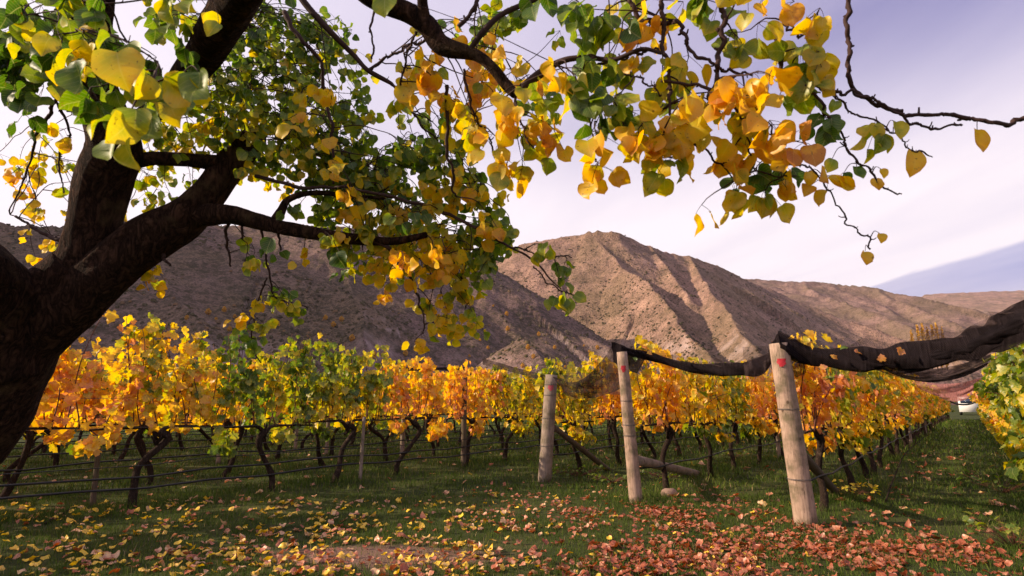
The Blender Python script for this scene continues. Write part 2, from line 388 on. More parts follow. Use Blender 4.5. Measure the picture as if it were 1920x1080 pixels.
# ------------------------------------------------------------------ terrain
def ridge(pts, slope, gully=30.0, wave=90.0, zadd=0):
    return dict(P=np.array([list(PY(*p)) for p in pts])+np.array([0, 0, zadd]), s=slope, g=gully, w=wave)
NEAR = [ridge([(-900, 330, 700), (-300, 385, 680), (0, 424, 700), (110, 418, 730), (210, 416, 760), (400, 418, 830), (560, 425, 900), (700, 438, 980),
               (800, 452, 1040), (880, 476, 1080), (930, 515, 1040), (1000, 575, 960), (1080, 622, 880), (1180, 664, 800)], 0.66, 30, 120),
        ridge([(640, 436, 940), (655, 490, 850), (675, 545, 760), (690, 600, 660), (700, 650, 560)], 0.9, 9, 130),
        ridge([(260, 424, 780), (300, 500, 690), (330, 580, 580), (350, 650, 480)], 0.7, 18, 60),
        ridge([(985, 634, 620), (1020, 648, 580), (1045, 672, 540)], 0.7, 10, 40),
        ridge([(40, 430, 710), (20, 520, 600), (0, 600, 480)], 0.7, 18, 60)]
NEAR.append(dict(P=np.array([(-1150, 430, 560), (-1250, 650, 690), (-1380, 900, 730), (-1650, 1200, 790)], float), s=1.35, g=40, w=110))   # unseen valley side added on the left, shaped to shade the hillside
MID = [ridge([(350, 452, 1650), (700, 470, 1600), (820, 474, 1600), (880, 482, 1620), (945, 482, 1640), (980, 455, 1620), (1030, 446, 1600), (1085, 441, 1600), (1115, 433, 1590), (1150, 434, 1590),
               (1170, 441, 1590), (1215, 463, 1600), (1290, 480, 1640), (1340, 498, 1700), (1400, 523, 1760), (1500, 562, 1800), (1600, 602, 1760), (1700, 640, 1650), (1800, 672, 1500)], 0.85, 45, 150),
       ridge([(1290, 480, 1640), (1325, 535, 1300), (1360, 570, 1110), (1400, 612, 940), (1430, 658, 780)], 1.0, 34, 62),
       ridge([(1100, 441, 1590), (1165, 490, 1400), (1225, 530, 1220), (1275, 580, 1050), (1320, 630, 900), (1350, 668, 800)], 1.0, 34, 66),
       ridge([(1215, 463, 1600), (1260, 510, 1400), (1300, 560, 1200)], 1.0, 26, 60),
       ridge([(1098, 436, 1570), (1118, 431, 1560), (1142, 431, 1555), (1160, 437, 1555)], 2.2, 22, 26)]
FAR = [ridge([(1250, 520, 3000), (1400, 521, 2900), (1500, 529, 2850), (1560, 532, 2850), (1640, 541, 2750), (1700, 551, 2600), (1740, 562, 2500), (1800, 585, 2350), (1860, 612, 2200), (1960, 660, 2000)], 0.45, 85, 260),
       ridge([(1500, 529, 2850), (1560, 560, 2400), (1640, 590, 2100), (1720, 620, 1850), (1800, 650, 1700)], 0.7, 50, 160),
       ridge([(1640, 541, 2750), (1720, 580, 2350), (1800, 610, 2100), (1860, 640, 1950)], 0.7, 50, 160)]
DIST = [ridge([(1300, 600, 6500), (1560, 592, 6300), (1680, 565, 6000), (1740, 553, 6000), (1800, 549, 6000), (1860, 547, 6000), (1930, 544, 6000), (2100, 530, 6000), (2400, 500, 6500), (3200, 470, 7000)], 0.30, 90, 380),
        ridge([(1800, 549, 6000), (1850, 590, 4800), (1900, 620, 4000)], 0.35, 50, 200),
        ridge([(2000, 538, 6000), (2050, 590, 4600), (2080, 620, 4000)], 0.35, 50, 200)]
def terr_h(x, y, RL, detail=1.0):
    best = np.full(x.shape, -1e9); sb = np.zeros(x.shape); db = np.zeros(x.shape); gb = np.zeros(x.shape); wb = np.ones(x.shape); acc = None; K = 9.0
    xw = x+60*(fbm2(x/260, y/260, 3, 11)-0.5); yw = y+60*(fbm2(x/260, y/260, 3, 12)-0.5)
    hs = []
    for ri, r in enumerate(RL):
        Pn = r['P']; L = 0; bd = np.full(x.shape, 1e12); bz = np.zeros(x.shape); bs = np.zeros(x.shape)
        for a, b in zip(Pn[:-1], Pn[1:]):
            dx, dy = b[0]-a[0], b[1]-a[1]; l2 = dx*dx+dy*dy; l = math.sqrt(l2)
            t_ = np.clip(((xw-a[0])*dx+(yw-a[1])*dy)/l2, 0, 1)
            d_ = np.hypot(xw-a[0]-t_*dx, yw-a[1]-t_*dy); z_ = a[2]+t_*(b[2]-a[2])
            m_ = d_*r['s']-z_ < bd; bd = np.where(m_, d_*r['s']-z_, bd); bz = np.where(m_, d_, bz); bs = np.where(m_, L+t_*l, bs); L += l
        h_ = -bd+r['s']*0.12*np.minimum(bz, 60)*0
        s_ = bs+ri*977+35*(fbm2(x/120, y/120, 3, 31)-0.5)*2
        gl = (1-np.abs(2*vnoise(s_/r['w'], ri)-1))*0.65+(1-np.abs(2*vnoise(s_/(r['w']*0.43)+5.5, ri+9)-1))*0.35
        env = np.clip(bz/(r['w']*1.4), 0, 1)
        h_ = h_+r['g']*(gl-0.75)*env
        hs.append(h_)
    H = np.stack(hs); mx_ = H.max(0); h = mx_+K*np.log(np.exp((H-mx_)/K).sum(0))-K*0.3*0
    sc_ = np.clip(h/120, 0.05, 1)
    h = h+sc_*detail*(11*(fbm2(x/90, y/90, 5, 3, True)-0.6)+5*(fbm2(x/22, y/22, 4, 4, True)-0.6))
    return h
def soft_floor(h, lo=-6.0):
    return lo+np.logaddexp(0, (h-lo)/8.0)*8.0-0.0
def terrain(name, RL, th0, th1, nt, d0, d1, nd, detail=1.0, mat='hill'):
    th = np.radians(np.linspace(th0, th1, nt)); dd = np.exp(np.linspace(math.log(d0), math.log(d1), nd))
    T_, D_ = np.meshgrid(th, dd, indexing='ij'); x = D_*np.tan(T_) if abs(th0) < 75 and th1 < 75 else D_*np.sin(T_); y = D_
    h = soft_floor(terr_h(x, y, RL, detail))
    gy = np.gradient(h, axis=1)/np.gradient(D_, axis=1); gx = np.gradient(h, axis=0)/(np.gradient(x, axis=0)+1e-6)
    sl = np.clip(np.hypot(gx, gy)/1.5, 0, 1)
    lowm = np.clip(1-h/170, 0, 1)**0.5
    V = np.stack([x, y, h], -1).reshape(-1, 3)
    i = np.arange(nt-1)[:, None]*nd; j = np.arange(nd-1)[None, :]
    Q = np.stack([i+j, i+nd+j, i+nd+j+1, i+j+1], -1).reshape(-1, 4)
    me = mesh_np(name, V, [Q], M[mat], {'lc': (sl*lowm).ravel()})
    return tag(link(name, me), kind='structure')
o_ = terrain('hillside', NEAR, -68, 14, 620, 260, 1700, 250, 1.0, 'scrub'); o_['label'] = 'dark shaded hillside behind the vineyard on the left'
o_ = terrain('mountain', MID, -30, 44, 620, 700, 2300, 260); o_['label'] = 'brown rocky mountain with a flat knob of a summit'
o_ = terrain('far_ridge', FAR, 8, 50, 380, 1300, 4200, 170, 1.6, 'far_hill'); o_['label'] = 'long purple brown ridge running down to the right of the mountain'
o_ = terrain('distant_hills', DIST, 15, 62, 260, 3000, 9000, 120, 2.5); o_['label'] = 'pale distant hills at the right edge'

def scrub(name, RL, th0, th1, d0, d1, n, s0, s1, seed, lab):
    r = np.random.default_rng(seed); th = np.radians(r.uniform(th0, th1, n*3)); y = np.exp(r.uniform(math.log(d0), math.log(d1), n*3)); x = y*np.tan(th)
    k = (fbm2(x/70, y/70, 4, 61) > r.uniform(0.38, 0.66, n*3)); x, y = x[k][:n], y[k][:n]; N = len(x)
    z = soft_floor(terr_h(x, y, RL)); k = z > 4; x, y, z = x[k], y[k], z[k]; N = len(x)
    S_ = r.uniform(s0, s1, N)*r.uniform(0.6, 1.3, N); a = r.uniform(0, 6.28, N)
    ring = np.array([(math.cos(q), math.sin(q), 0.15) for q in np.linspace(0, 2*PI, 6, endpoint=False)]); top = ring*[0.62, 0.62, 1]+[0, 0, 0.5]; tip = np.array([[0.1, 0.05, 0.85]])
    B_ = np.concatenate([ring-[0, 0, 0.5], top, tip]); B_ = B_[None]*(1+0.25*r.normal(0, 1, (N, 13, 1)))
    c_, s_ = np.cos(a)[:, None], np.sin(a)[:, None]
    V = np.stack([B_[..., 0]*c_-B_[..., 1]*s_, B_[..., 0]*s_+B_[..., 1]*c_, B_[..., 2]*0.8], -1)*S_[:, None, None]+np.stack([x, y, z], -1)[:, None, :]
    j = np.arange(6); j2 = (j+1) % 6; q4 = np.stack([j, j2, j2+6, j+6], -1); q3 = np.stack([j+6, j2+6, np.full(6, 12)], -1); o_ = np.arange(N)[:, None, None]*13
    me = mesh_np(name, V.reshape(-1, 3), [(q4[None]+o_).reshape(-1, 4), (q3[None]+o_).reshape(-1, 3)], M['shrub'], {'lc': np.repeat(r.random(N), 13)})
    tag(link(name, me), lab, 'shrubs', kind='stuff')
m, t = new_mat('shrub'); lc = t.new('ShaderNodeAttribute', attribute_name='lc').outputs['Fac']
principled(t, t.ramp(lc, [(0, (0.045, 0.038, 0.022)), (0.6, (0.075, 0.062, 0.030)), (0.85, (0.10, 0.075, 0.05)), (1, (0.17, 0.10, 0.05))]), 0.95, 0.05); M['shrub'] = m
scrub('scrub', NEAR, -50, 14, 300, 1150, 9000, 1.2, 2.8, 1, 'dark scrub dotted all over the near hillside')
scrub('scrub', MID, -6, 44, 780, 1750, 4500, 1.4, 3.2, 2, 'scattered scrub on the mountain slopes')

# ground sheet with gentle unevenness near the camera
def ground_h(x, y):
    d = np.hypot(x, y-8); f = np.clip(1-d/40, 0, 1)
    return f*(0.05*(fbm2(x/1.7, y/1.7, 3, 21)-0.5))
gx = np.concatenate([-np.geomspace(9000, 16, 26), np.linspace(-15, 20, 176), np.geomspace(21, 9000, 26)])
gy = np.concatenate([-np.geomspace(9000, 4, 22), np.linspace(-3, 26, 146), np.geomspace(27, 9000, 30)])
Xg, Yg = np.meshgrid(gx, gy, indexing='ij'); Hg = ground_h(Xg, Yg)
ii = np.arange(len(gx)-1)[:, None]*len(gy); jj = np.arange(len(gy)-1)[None, :]
Qg = np.stack([ii+jj, ii+len(gy)+jj, ii+len(gy)+jj+1, ii+jj+1], -1).reshape(-1, 4)
gr = tag(link('ground', mesh_np('ground', np.stack([Xg, Yg, Hg], -1).reshape(-1, 3), [Qg], M['ground'])), kind='structure')
gr['label'] = 'grassy orchard ground scattered with autumn leaves'
def gh(x, y): return float(ground_h(np.array([x]), np.array([y]))[0])

# thin air between here and the hills
hz = bpy.data.materials.new('haze'); hz.use_nodes = True; t = NT(hz.node_tree)
for nd in list(t.n): t.n.remove(nd)
t.out = t.new('ShaderNodeOutputMaterial')
pv = t.new('ShaderNodeVolumePrincipled', i={'Color': (0.86, 0.80, 1.0, 1), 'Density': 0.00002, 'Anisotropy': 0.2}); t.l.new(pv.outputs[0], t.out.inputs['Volume'])
hv = np.array([(x, y, z) for x in (-9600, 9600) for y in (-9600, 9600) for z in (-9.0, 1600)])
hm = mesh_np('haze', hv, [np.array([(0, 1, 3, 2), (4, 6, 7, 5), (0, 4, 5, 1), (2, 3, 7, 6), (0, 2, 6, 4), (1, 5, 7, 3)])], hz, smooth=False)
tag(link('haze', hm), 'thin purple haze in the valley air', kind='stuff')

# low terrace that carries the poplars
tmb = MB(); tx = np.linspace(-220, 260, 60); ty = np.linspace(-60, 70, 24)
TX, TY = np.meshgrid(tx, ty, indexing='ij')
c0 = PY(1745, 700, 380)
TH = 24*np.exp(-((TX/150)**4))*np.exp(-((TY/42)**4))-1.0+2*(fbm2(TX/30, TY/30, 3, 5)-0.5)
ii = np.arange(59)[:, None]*24; jj = np.arange(23)[None, :]
tmb.add(np.stack([TX+c0.x, TY+c0.y, TH], -1).reshape(-1, 3), [np.stack([ii+jj, ii+24+jj, ii+24+jj+1, ii+jj+1], -1).reshape(-1, 4)], 0.1)
tag(link('terrace', tmb.mesh('terrace', M['scrub'])), 'low terrace carrying the row of poplars', kind='structure')

# ------------------------------------------------------------------ leaves
def leaf_shape(kind):
    """verts (k,3) with y from petiole to tip, tris, uv; length 1"""
    if kind == 'apricot':
        prof = [(0.0, 0.0), (-0.02, 0.22), (0.08, 0.38), (0.24, 0.485), (0.43, 0.51), (0.62, 0.455), (0.78, 0.33), (0.90, 0.14), (1.0, 0.0)]
    elif kind == 'vine':
        prof = [(0.0, 0.0), (-0.22, 0.20), (-0.10, 0.42), (0.10, 0.40), (0.20, 0.56), (0.42, 0.60), (0.50, 0.38), (0.70, 0.40), (0.80, 0.20), (1.0, 0.0)]
    else:
        prof = [(0.0, 0.0), (0.05, 0.3), (0.3, 0.42), (0.65, 0.30), (1.0, 0.0)]
    if kind == 'apricot':
        pr_, _ = smooth_path([(y, w, 0) for y, w in prof], [1]*len(prof), 13); prof = [(float(a_), max(0.0, float(b_))) for a_, b_, _z in pr_]; prof[0] = (0.0, 0.0); prof[-1] = (1.0, 0.0)
    n = len(prof)
    V = []; T_ = []
    my = [max(0.0, min(1.0, y)) if i else 0.0 for i, (y, w) in enumerate(prof)]
    for i in range(n): V.append((0, my[i] if kind != 'vine' else [0, 0.05, 0.1, 0.2, 0.3, 0.42, 0.52, 0.68, 0.82, 1][i]))
    for sgn in (1, -1):
        b = len(V)
        for (y, w) in prof[1:-1]: V.append((sgn*w, y))
        idx = [0]+[b+i for i in range(n-2)]+[n-1]
        for i in range(n-1):
            a0, a1, b0, b1 = i, i+1, idx[i], idx[i+1]
            for tr in ((a0, b0, b1), (a0, b1, a1)):
                if len(set(tr)) == 3: T_.append(tr if sgn > 0 else tr[::-1])
    V2 = np.array(V, float); return V2, np.array(T_, int)
LS = {k: leaf_shape(k) for k in ('apricot', 'vine', 'simple')}
def leaf_verts(kind, N, fold=None, curl=None, wob=None, r=rng):
    """N leaf shapes in local space (N,k,3)"""
    V2, _ = LS[kind]; x = V2[:, 0][None]; y = V2[:, 1][None]
    fold = r.uniform(0.1, 0.6, N) if fold is None else fold
    curl = r.normal(0.25, 0.30, N) if curl is None else curl
    wob = r.uniform(0.03, 0.13, N) if wob is None else wob
    asp = r.uniform(0.88, 1.12, N)[:, None]; sk = r.normal(0, 0.10, N)[:, None]
    ph = r.uniform(0, 6.28, N)[:, None]
    edge = 1+0.055*np.sin(ph*3+9*y+np.sign(x)*ph)+0.02*np.sin(37*y+ph)*(np.abs(x) > 0.05)
    X_ = x*asp*edge+sk*y*y; Z_ = np.abs(x)*fold[:, None]-curl[:, None]*(y-0.2)**2*0.7+wob[:, None]*np.sin(ph+7*x+5*y)
    return np.stack([X_, np.broadcast_to(y, X_.shape), Z_], -1)
def frames(D, Nr):
    """rotation matrices with local y along D and local z near Nr"""
    D = D/np.linalg.norm(D, axis=1)[:, None]; Nr = Nr-D*(Nr*D).sum(1)[:, None]; Nr /= np.linalg.norm(Nr, axis=1)[:, None]+1e-9
    Xa = np.cross(D, Nr); return np.stack([Xa, D, Nr], -1)
def leaf_batch(mb, kind, pos, Rm, size, lc, **kw):
    N = len(pos)
    if N == 0: return
    L = leaf_verts(kind, N, **kw); V2, T_ = LS[kind]; k = len(V2)
    V = np.einsum('nij,nkj->nki', Rm, L*np.asarray(size)[:, None, None])+np.asarray(pos)[:, None, :]
    Fs = (T_[None]+np.arange(N)[:, None, None]*k).reshape(-1, 3)
    mb.add(V.reshape(-1, 3), [Fs], np.repeat(np.asarray(lc), k), np.tile(V2, (N, 1)))
_lv = {}
def leaf_var(kind, lc, mat, flatness=False):
    """shared single-leaf meshes, quantised by colour, 3 shapes of each"""
    q = int(np.clip(round(lc*14), 0, 14)); s = random.randrange(4); key = (kind, q, s, mat, flatness)
    if key not in _lv:
        mb = MB(); kw = {}
        if flatness: kw = dict(fold=rng.uniform(-0.2, 0.5, 1), curl=rng.normal(0.0, 0.8, 1), wob=rng.uniform(0.05, 0.14, 1))
        leaf_batch(mb, kind, np.zeros((1, 3)), np.eye(3)[None], [1.0], [q/14], **kw); _lv[key] = mb.mesh('leaf', M[mat])
    return _lv[key]
def leaf_obj(name, mesh, parent, pos, Rm, size, inv=None):
    o = bpy.data.objects.new(name, mesh); COL.objects.link(o)
    mw = Matrix.Translation(Vector(pos)) @ Matrix([list(r_) for r_ in Rm]).to_4x4() @ Matrix.Scale(float(size), 4)
    if parent is not None: o.parent = parent; mw = (inv if inv is not None else Matrix.Identity(4)) @ mw
    o.matrix_basis = mw
    return o

# ------------------------------------------------------------------ grape vines
def grow_canes(r, n=13, tall=1.0, half=0.82, z0=1.0):
    """canes of one vine in its local frame (x along the row): list of (k,3) arrays"""
    out = []
    for i in range(n):
        x0 = -half+2*half*(i+r.uniform(0.1, 0.9))/n
        L = r.uniform(0.95, 1.30)*tall; lean = r.normal(0, 0.22); ly = r.normal(0, 0.09)
        droop = r.random() < 0.18
        k = 12; s = np.linspace(0, 1, k)
        x = x0+lean*s*L+0.05*np.sin(s*5+r.uniform(0, 6)); y = ly*s+0.04*np.sin(s*6+r.uniform(0, 6)); z = z0+L*s
        if r.random() < 0.13:       # a shoot that hangs below the cordon
            z = z0-0.32*s*r.uniform(0.5, 1.1); y = y+0.10*np.sign(ly)*s
        elif droop:
            y = y+np.sign(ly)*0.42*s**2; z = z0+L*(s-0.45*s**2.4)
        out.append(np.stack([x, y, z], -1))
    return out
def vine_leaves(r, canes, mean, spread, lowpink=0.15, per=38, size=0.128):
    pos = []; D = []; Nn = []; lc = []; sz = []
    ph = r.uniform(0, 10)
    for c in canes:
        s = np.sort(r.uniform(0.02, 1.02, per+int(r.integers(-2, 7)))); s = np.clip(s, 0, 1); s = s[(s > 0.28) | (r.random(len(s)) < 0.6)]
        if r.random() < 0.3: s = s[s > 0.25]
        base = np.stack([np.interp(s, np.linspace(0, 1, len(c)), c[:, j]) for j in range(3)], -1)
        a = r.uniform(0, 2*PI, len(s)); side = np.stack([np.cos(a)*0.8, np.sin(a)*1.0, r.uniform(-0.5, 0.35, len(s))], -1)
        off = side*r.uniform(0.04, 0.17, len(s))[:, None]
        p = base+off; pos.append(p)
        D.append(np.stack([r.normal(0, 0.45, len(s)), r.normal(0, 0.35, len(s))+side[:, 1]*0.4, -np.abs(r.normal(0.8, 0.4, len(s)))], -1))
        Nn.append(np.stack([r.normal(0, 0.6, len(s)), np.sign(side[:, 1])*1.0+r.normal(0, 0.4, len(s)), r.normal(0.35, 0.4, len(s))], -1))
        cm = r.normal(0, spread*0.5)
        v = mean+cm+r.normal(0, spread*0.6, len(s))+lowpink*(1-s)+0.22*(vnoise2(p[:, 0]*2.2+ph, p[:, 2]*2.2+ph, 3)-0.5)
        lc.append(np.clip(v, 0.02, 0.98)); sz.append(size*r.uniform(0.6, 1.15, len(s)))
    return [np.concatenate(q) for q in (pos, D, Nn, lc, sz)]
PAL = {'golden': (0.60, 0.13), 'green': (0.22, 0.15), 'orange': (0.70, 0.16), 'lime': (0.36, 0.15), 'mixed': (0.48, 0.22), 'rosy': (0.74, 0.20)}
PROTO = {}
TRUNKS = []
def trunk_meshes():
    if not TRUNKS:
        for v in range(9):
            r = np.random.default_rng(500+v); tm = MB(); bend = r.uniform(0.12, 0.34)*(1 if v % 2 else -1); by = r.uniform(-0.06, 0.06)
            pts = [(-bend*1.2, by, -0.05), (-bend*(1.15 if v % 3 else 0.6), by*0.5, 0.22), (-bend*(0.9 if v % 3 == 1 else 0.2), -by, 0.52), (bend*0.28*(v % 3), 0, 0.78), (0.0, 0, 0.95)]
            if v % 4 == 3: pts[3] = (bend*0.8, 0, 0.86)
            pp, rr = smooth_path(pts, [0.062, 0.044, 0.036, 0.046, 0.054], 20); tube(tm, pp, rr, 9, 0.42, 8, seed=v+1)
            for q in range(4):      # old pruning stubs on the head
                a = r.uniform(0, 6.28); z = r.uniform(0.78, 0.97); e = np.array([math.cos(a)*0.09, math.sin(a)*0.06, z+0.05]); tube(tm, np.array([[0, 0, z-0.02], e*[0.6, 0.6, 1], e+[0, 0, 0.03]]), [0.022, 0.017, 0.012], 5, 0.3, 20, seed=q)
            TRUNKS.append(tm.mesh('trunk', M['vine_bark']))
    return TRUNKS
def vine_proto(kind, v):
    key = (kind, v)
    if key in PROTO: return PROTO[key]
    r = np.random.default_rng({'golden': 1, 'green': 2, 'orange': 3, 'lime': 4, 'mixed': 5, 'rosy': 6}[kind]*10+v)
    canes = grow_canes(r, tall=1.2 if v >= 2 else 1.0, n=15 if v >= 2 else 13); pos, D, Nn, lc, sz = vine_leaves(r, canes, *PAL[kind]); sz = sz*np.where(r.random(len(sz)) < 0.4, 0.72, 1.08)
    cm = MB()
    for i, c in enumerate(canes): tube(cm, c, np.linspace(0.0085, 0.0035, len(c)), 4, seed=i)
    # trunk and cordon
    tm = MB(); bend = r.uniform(-0.22, 0.22); by = r.uniform(-0.05, 0.05)
    pts = [(-bend*1.3, by, -0.05), (-bend*1.0, by*0.5, 0.25), (-bend*0.4, -by, 0.55), (bend*0.1, 0, 0.80), (0, 0, 0.95)]
    pp, rr = smooth_path(pts, [0.058, 0.042, 0.038, 0.046, 0.052], 16); tube(tm, pp, rr, 8, 0.30, 7, seed=v+1)
    co = MB()
    for sg in (1, -1):
        pts = [(0, 0, 0.90), (sg*0.10, 0.01, 1.0), (sg*0.3, 0.0, 1.015), (sg*0.82, -0.01, 1.0)]
        pp, rr = smooth_path(pts, [0.036, 0.028, 0.018, 0.011], 14); tube(co, pp, rr, 6, 0.35, 12, seed=v+3)
    far = MB(); leaf_batch(far, 'vine', pos, frames(D, Nn), sz, lc)
    PROTO[key] = dict(canes=canes, leaves=(pos, frames(D, Nn), sz, lc), cane_mesh=cm.mesh('canes', M['cane']),
                      trunk=tm.mesh('trunk', M['vine_bark']), cordon=co.mesh('cordon', M['vine_bark']), foliage=far.mesh('foliage', M['grape_leaf']), split={})
    # single canes for near vines
    PROTO[key]['single'] = []
    for i, c in enumerate(canes):
        q = MB(); tube(q, c, np.linspace(0.009, 0.004, len(c)), 5, seed=i); PROTO[key]['single'].append(q.mesh('cane', M['cane']))
    return PROTO[key]
def split_foliage(pr, side, nl):
    """the nl leaves furthest out on one side become single leaves, the others one foliage mesh"""
    if side not in pr['split']:
        pos, Rm, sz, lc = pr['leaves']; sc_ = pos[:, 1]*side*2+sz*2
        idx = np.argsort(-sc_); near, rest = idx[:nl], idx[nl:]
        mb = MB(); leaf_batch(mb, 'vine', pos[rest], Rm[rest], sz[rest], lc[rest]); pr['split'][side] = (near, mb.mesh('foliage', M['grape_leaf']))
    return pr['split'][side]
ORD = ['first', 'second', 'third', 'fourth', 'fifth', 'sixth', 'seventh', 'eighth', 'ninth', 'tenth', 'eleventh', 'twelfth']
def place_vine(u, n, kind, v, label, group, near=0, side=-1, scale=1.0):
    pr = vine_proto(kind, v); loc = RW(u, n); flip = PI if (v % 2 and near == 0) else 0
    root = empty('grapevine', (loc.x, loc.y, gh(loc.x, loc.y)), ROWANG+flip, label=label, cat='grapevine', group=group)
    root.scale = (1, 1, scale)
    link('trunk', random.choice(trunk_meshes()), root); link('cordon', pr['cordon'], root)
    if near:
        for cme in pr['single']: link('cane', cme, root)
        idx, fol = split_foliage(pr, side, near); tag(link('foliage', fol, root), kind='stuff')
        pos, Rm, sz, lc = pr['leaves']
        for i in idx: leaf_obj('leaf', leaf_var('vine', lc[i], 'grape_leaf'), root, pos[i], Rm[i], sz[i])
    else:
        tag(link('canes', pr['cane_mesh'], root), kind='stuff'); tag(link('foliage', pr['foliage'], root), kind='stuff')
    return root

kinds_cycle = ['golden', 'mixed', 'lime', 'orange', 'green', 'golden', 'rosy', 'mixed', 'orange', 'lime']
COLW = {'golden': 'golden yellow', 'green': 'mostly green', 'orange': 'bright orange', 'lime': 'yellow green', 'mixed': 'mixed green and gold', 'rosy': 'pinkish orange'}
ROWS = [  # n, first u, last u, spacing, row phrase, kinds of the first vines, near count
    dict(n=0.62, sh='from the near end of the row at the right edge', u0=8.1, u1=62, ph='dark row at the right edge', start=['green', 'green', 'green', 'green', 'lime'], near=3, side=1),
    dict(n=-1.67, sh='inward from the pale leaning end post', u0=8.75, u1=62, ph='row behind the pale leaning end post', start=['rosy', 'mixed', 'golden', 'mixed', 'lime', 'golden', 'orange'], near=4, side=-1),
    dict(n=-3.88, sh='inward from the slim middle end post', u0=8.9, u1=36, ph='row behind the slim middle end post', start=['golden', 'mixed', 'lime', 'golden', 'orange'], near=3, side=-1),
    dict(n=-6.18, sh='inward from the thick grey end post', u0=9.7, u1=34, ph='row behind the thick grey end post', start=['lime', 'golden', 'mixed', 'orange'], near=2, side=-1),
    dict(n=-8.75, sh='from the left in the long front row', u0=-3.2, u1=32, ph='long front row left of the grey post', start=['golden', 'golden', 'golden', 'golden', 'mixed', 'green', 'lime', 'orange', 'orange', 'lime', 'lime'], near=11, side=-1),
]
for k in range(7):
    ROWS.append(dict(n=-11.05-2.3*k, u0=-4.0+0.7*(k % 3), u1=26-k*1.2, ph='%s row beyond the long front row' % ORD[k], start=[], near=0, side=-1))
for ri, rw in enumerate(ROWS):
    u = rw['u0']; i = 0; sp = 1.6
    while u < rw['u1']:
        kind = rw['start'][i] if i < len(rw['start']) else kinds_cycle[(i*7+ri*3) % 10]
        nr = 70 if i < rw['near'] else 0
        if ri == 4 and i < 2: nr = 0
        if ri < 5 and i < 10: lab = '%s grapevine %s, %s leaves' % (ORD[i], rw['sh'], COLW[kind]); grp = 'grapevines trained along the trellis rows'
        else: lab = 'autumn grapevine farther along the %s' % rw['ph']; grp = 'far grapevines of the '+rw['ph']
        place_vine(u+random.uniform(-0.12, 0.12), rw['n'], kind, (i+ri) % 2+(2 if ri == 4 and i < 7 else 0), lab, grp, nr, rw['side'], random.uniform(0.96, 1.04))
        u += sp; i += 1

# ------------------------------------------------------------------ trellis: posts, braces, wires, hoses
def post(name, base, top, r0, r1, mat, label, tagmat=None, tag_at=0.86, group=None, wraps=(), cat='post'):
    base = Vector(base); top = Vector(top); ax = top-base
    root = empty(name, base, 0, label=label, cat=cat, group=group)
    mb = MB(); n = 14; t_ = np.linspace(-0.03, 1, n)[:, None]
    tube(mb, t_*np.array(ax)[None], np.linspace(r0, r1, n), 18, 0.05, 2.0, seed=len(label))
    link('timber', mb.mesh('timber', M[mat]), root)
    for f in wraps:
        w = MB(); a_ = np.linspace(0, 2*PI*1.9, 40); rr = (r0+(r1-r0)*f)*1.05
        q = np.array(ax)*f; pts = np.stack([np.cos(a_)*rr+q[0], np.sin(a_)*rr+q[1], q[2]+a_*0.0015+0.004*np.sin(a_)], -1)
        tube(w, pts, 0.0022, 5); link('wire_wrap', w.mesh('wire_wrap', M['wire']), root)
    if tagmat:
        rr = (r0+(r1-r0)*tag_at)*1.04; q = ax*tag_at; dirc = Vector((-base.x, -base.y, 0)).normalized(); sidev = Vector((-dirc.y, dirc.x, 0))
        w = MB(); pts = []; nu, nv = 6, 6
        for i_ in range(nu):
            for j_ in range(nv):
                a_ = (i_/(nu-1)-0.5)*0.95; vv = (j_/(nv-1)-0.5)
                cut = 1-0.6*max(0, -vv*2-0.1)-0.25*((i_*7+j_*5) % 3)/2
                p = dirc*math.cos(a_*cut)*(rr+0.005+0.009*abs(math.sin(i_*2.1+j_*1.3)))+sidev*math.sin(a_*cut)*(rr+0.004)+Vector((0, 0, vv*0.095))
                pts.append(tuple(q+p))
        idx = [(i_*nv+j_, (i_+1)*nv+j_, (i_+1)*nv+j_+1, i_*nv+j_+1) for i_ in range(nu-1) for j_ in range(nv-1)]
        w.add(pts, [np.array(idx)]); link('tag', w.mesh('tag', M[tagmat]), root)
    return root
b3 = G(1512, 985); t3 = PY(1460, 644, b3.y)
b2 = G(1193, 943); t2 = PY(1166, 660, b2.y)
b1 = G(1021, 902); t1 = PY(1034, 703, b1.y)
post('end_post', b3, t3, 0.124, 0.108, 'post_pale', 'thick pale leaning wooden end post with a red tag', 'tag_red', 0.885, 'end posts of the vine rows', (0.62, 0.24))
post('end_post', b2, t2, 0.092, 0.074, 'post_pale', 'slim leaning wooden end post in the middle with a crimson tag', 'tag_red', 0.88, 'end posts of the vine rows', (0.66, 0.5, 0.43))
post('end_post', b1, t1, 0.120, 0.110, 'post_grey', 'thick upright grey end post with a pink tag', 'tag_pink', 0.87, 'end posts of the vine rows', (0.80, 0.58, 0.32, 0.9))
t4 = RW(6.2, 0.62, 2.06); b4 = RW(6.25, 0.62)
post('end_post', b4, t4, 0.09, 0.08, 'post_pale', 'end post of the dark row just outside the right edge', None, 0.8, 'end posts of the vine rows')
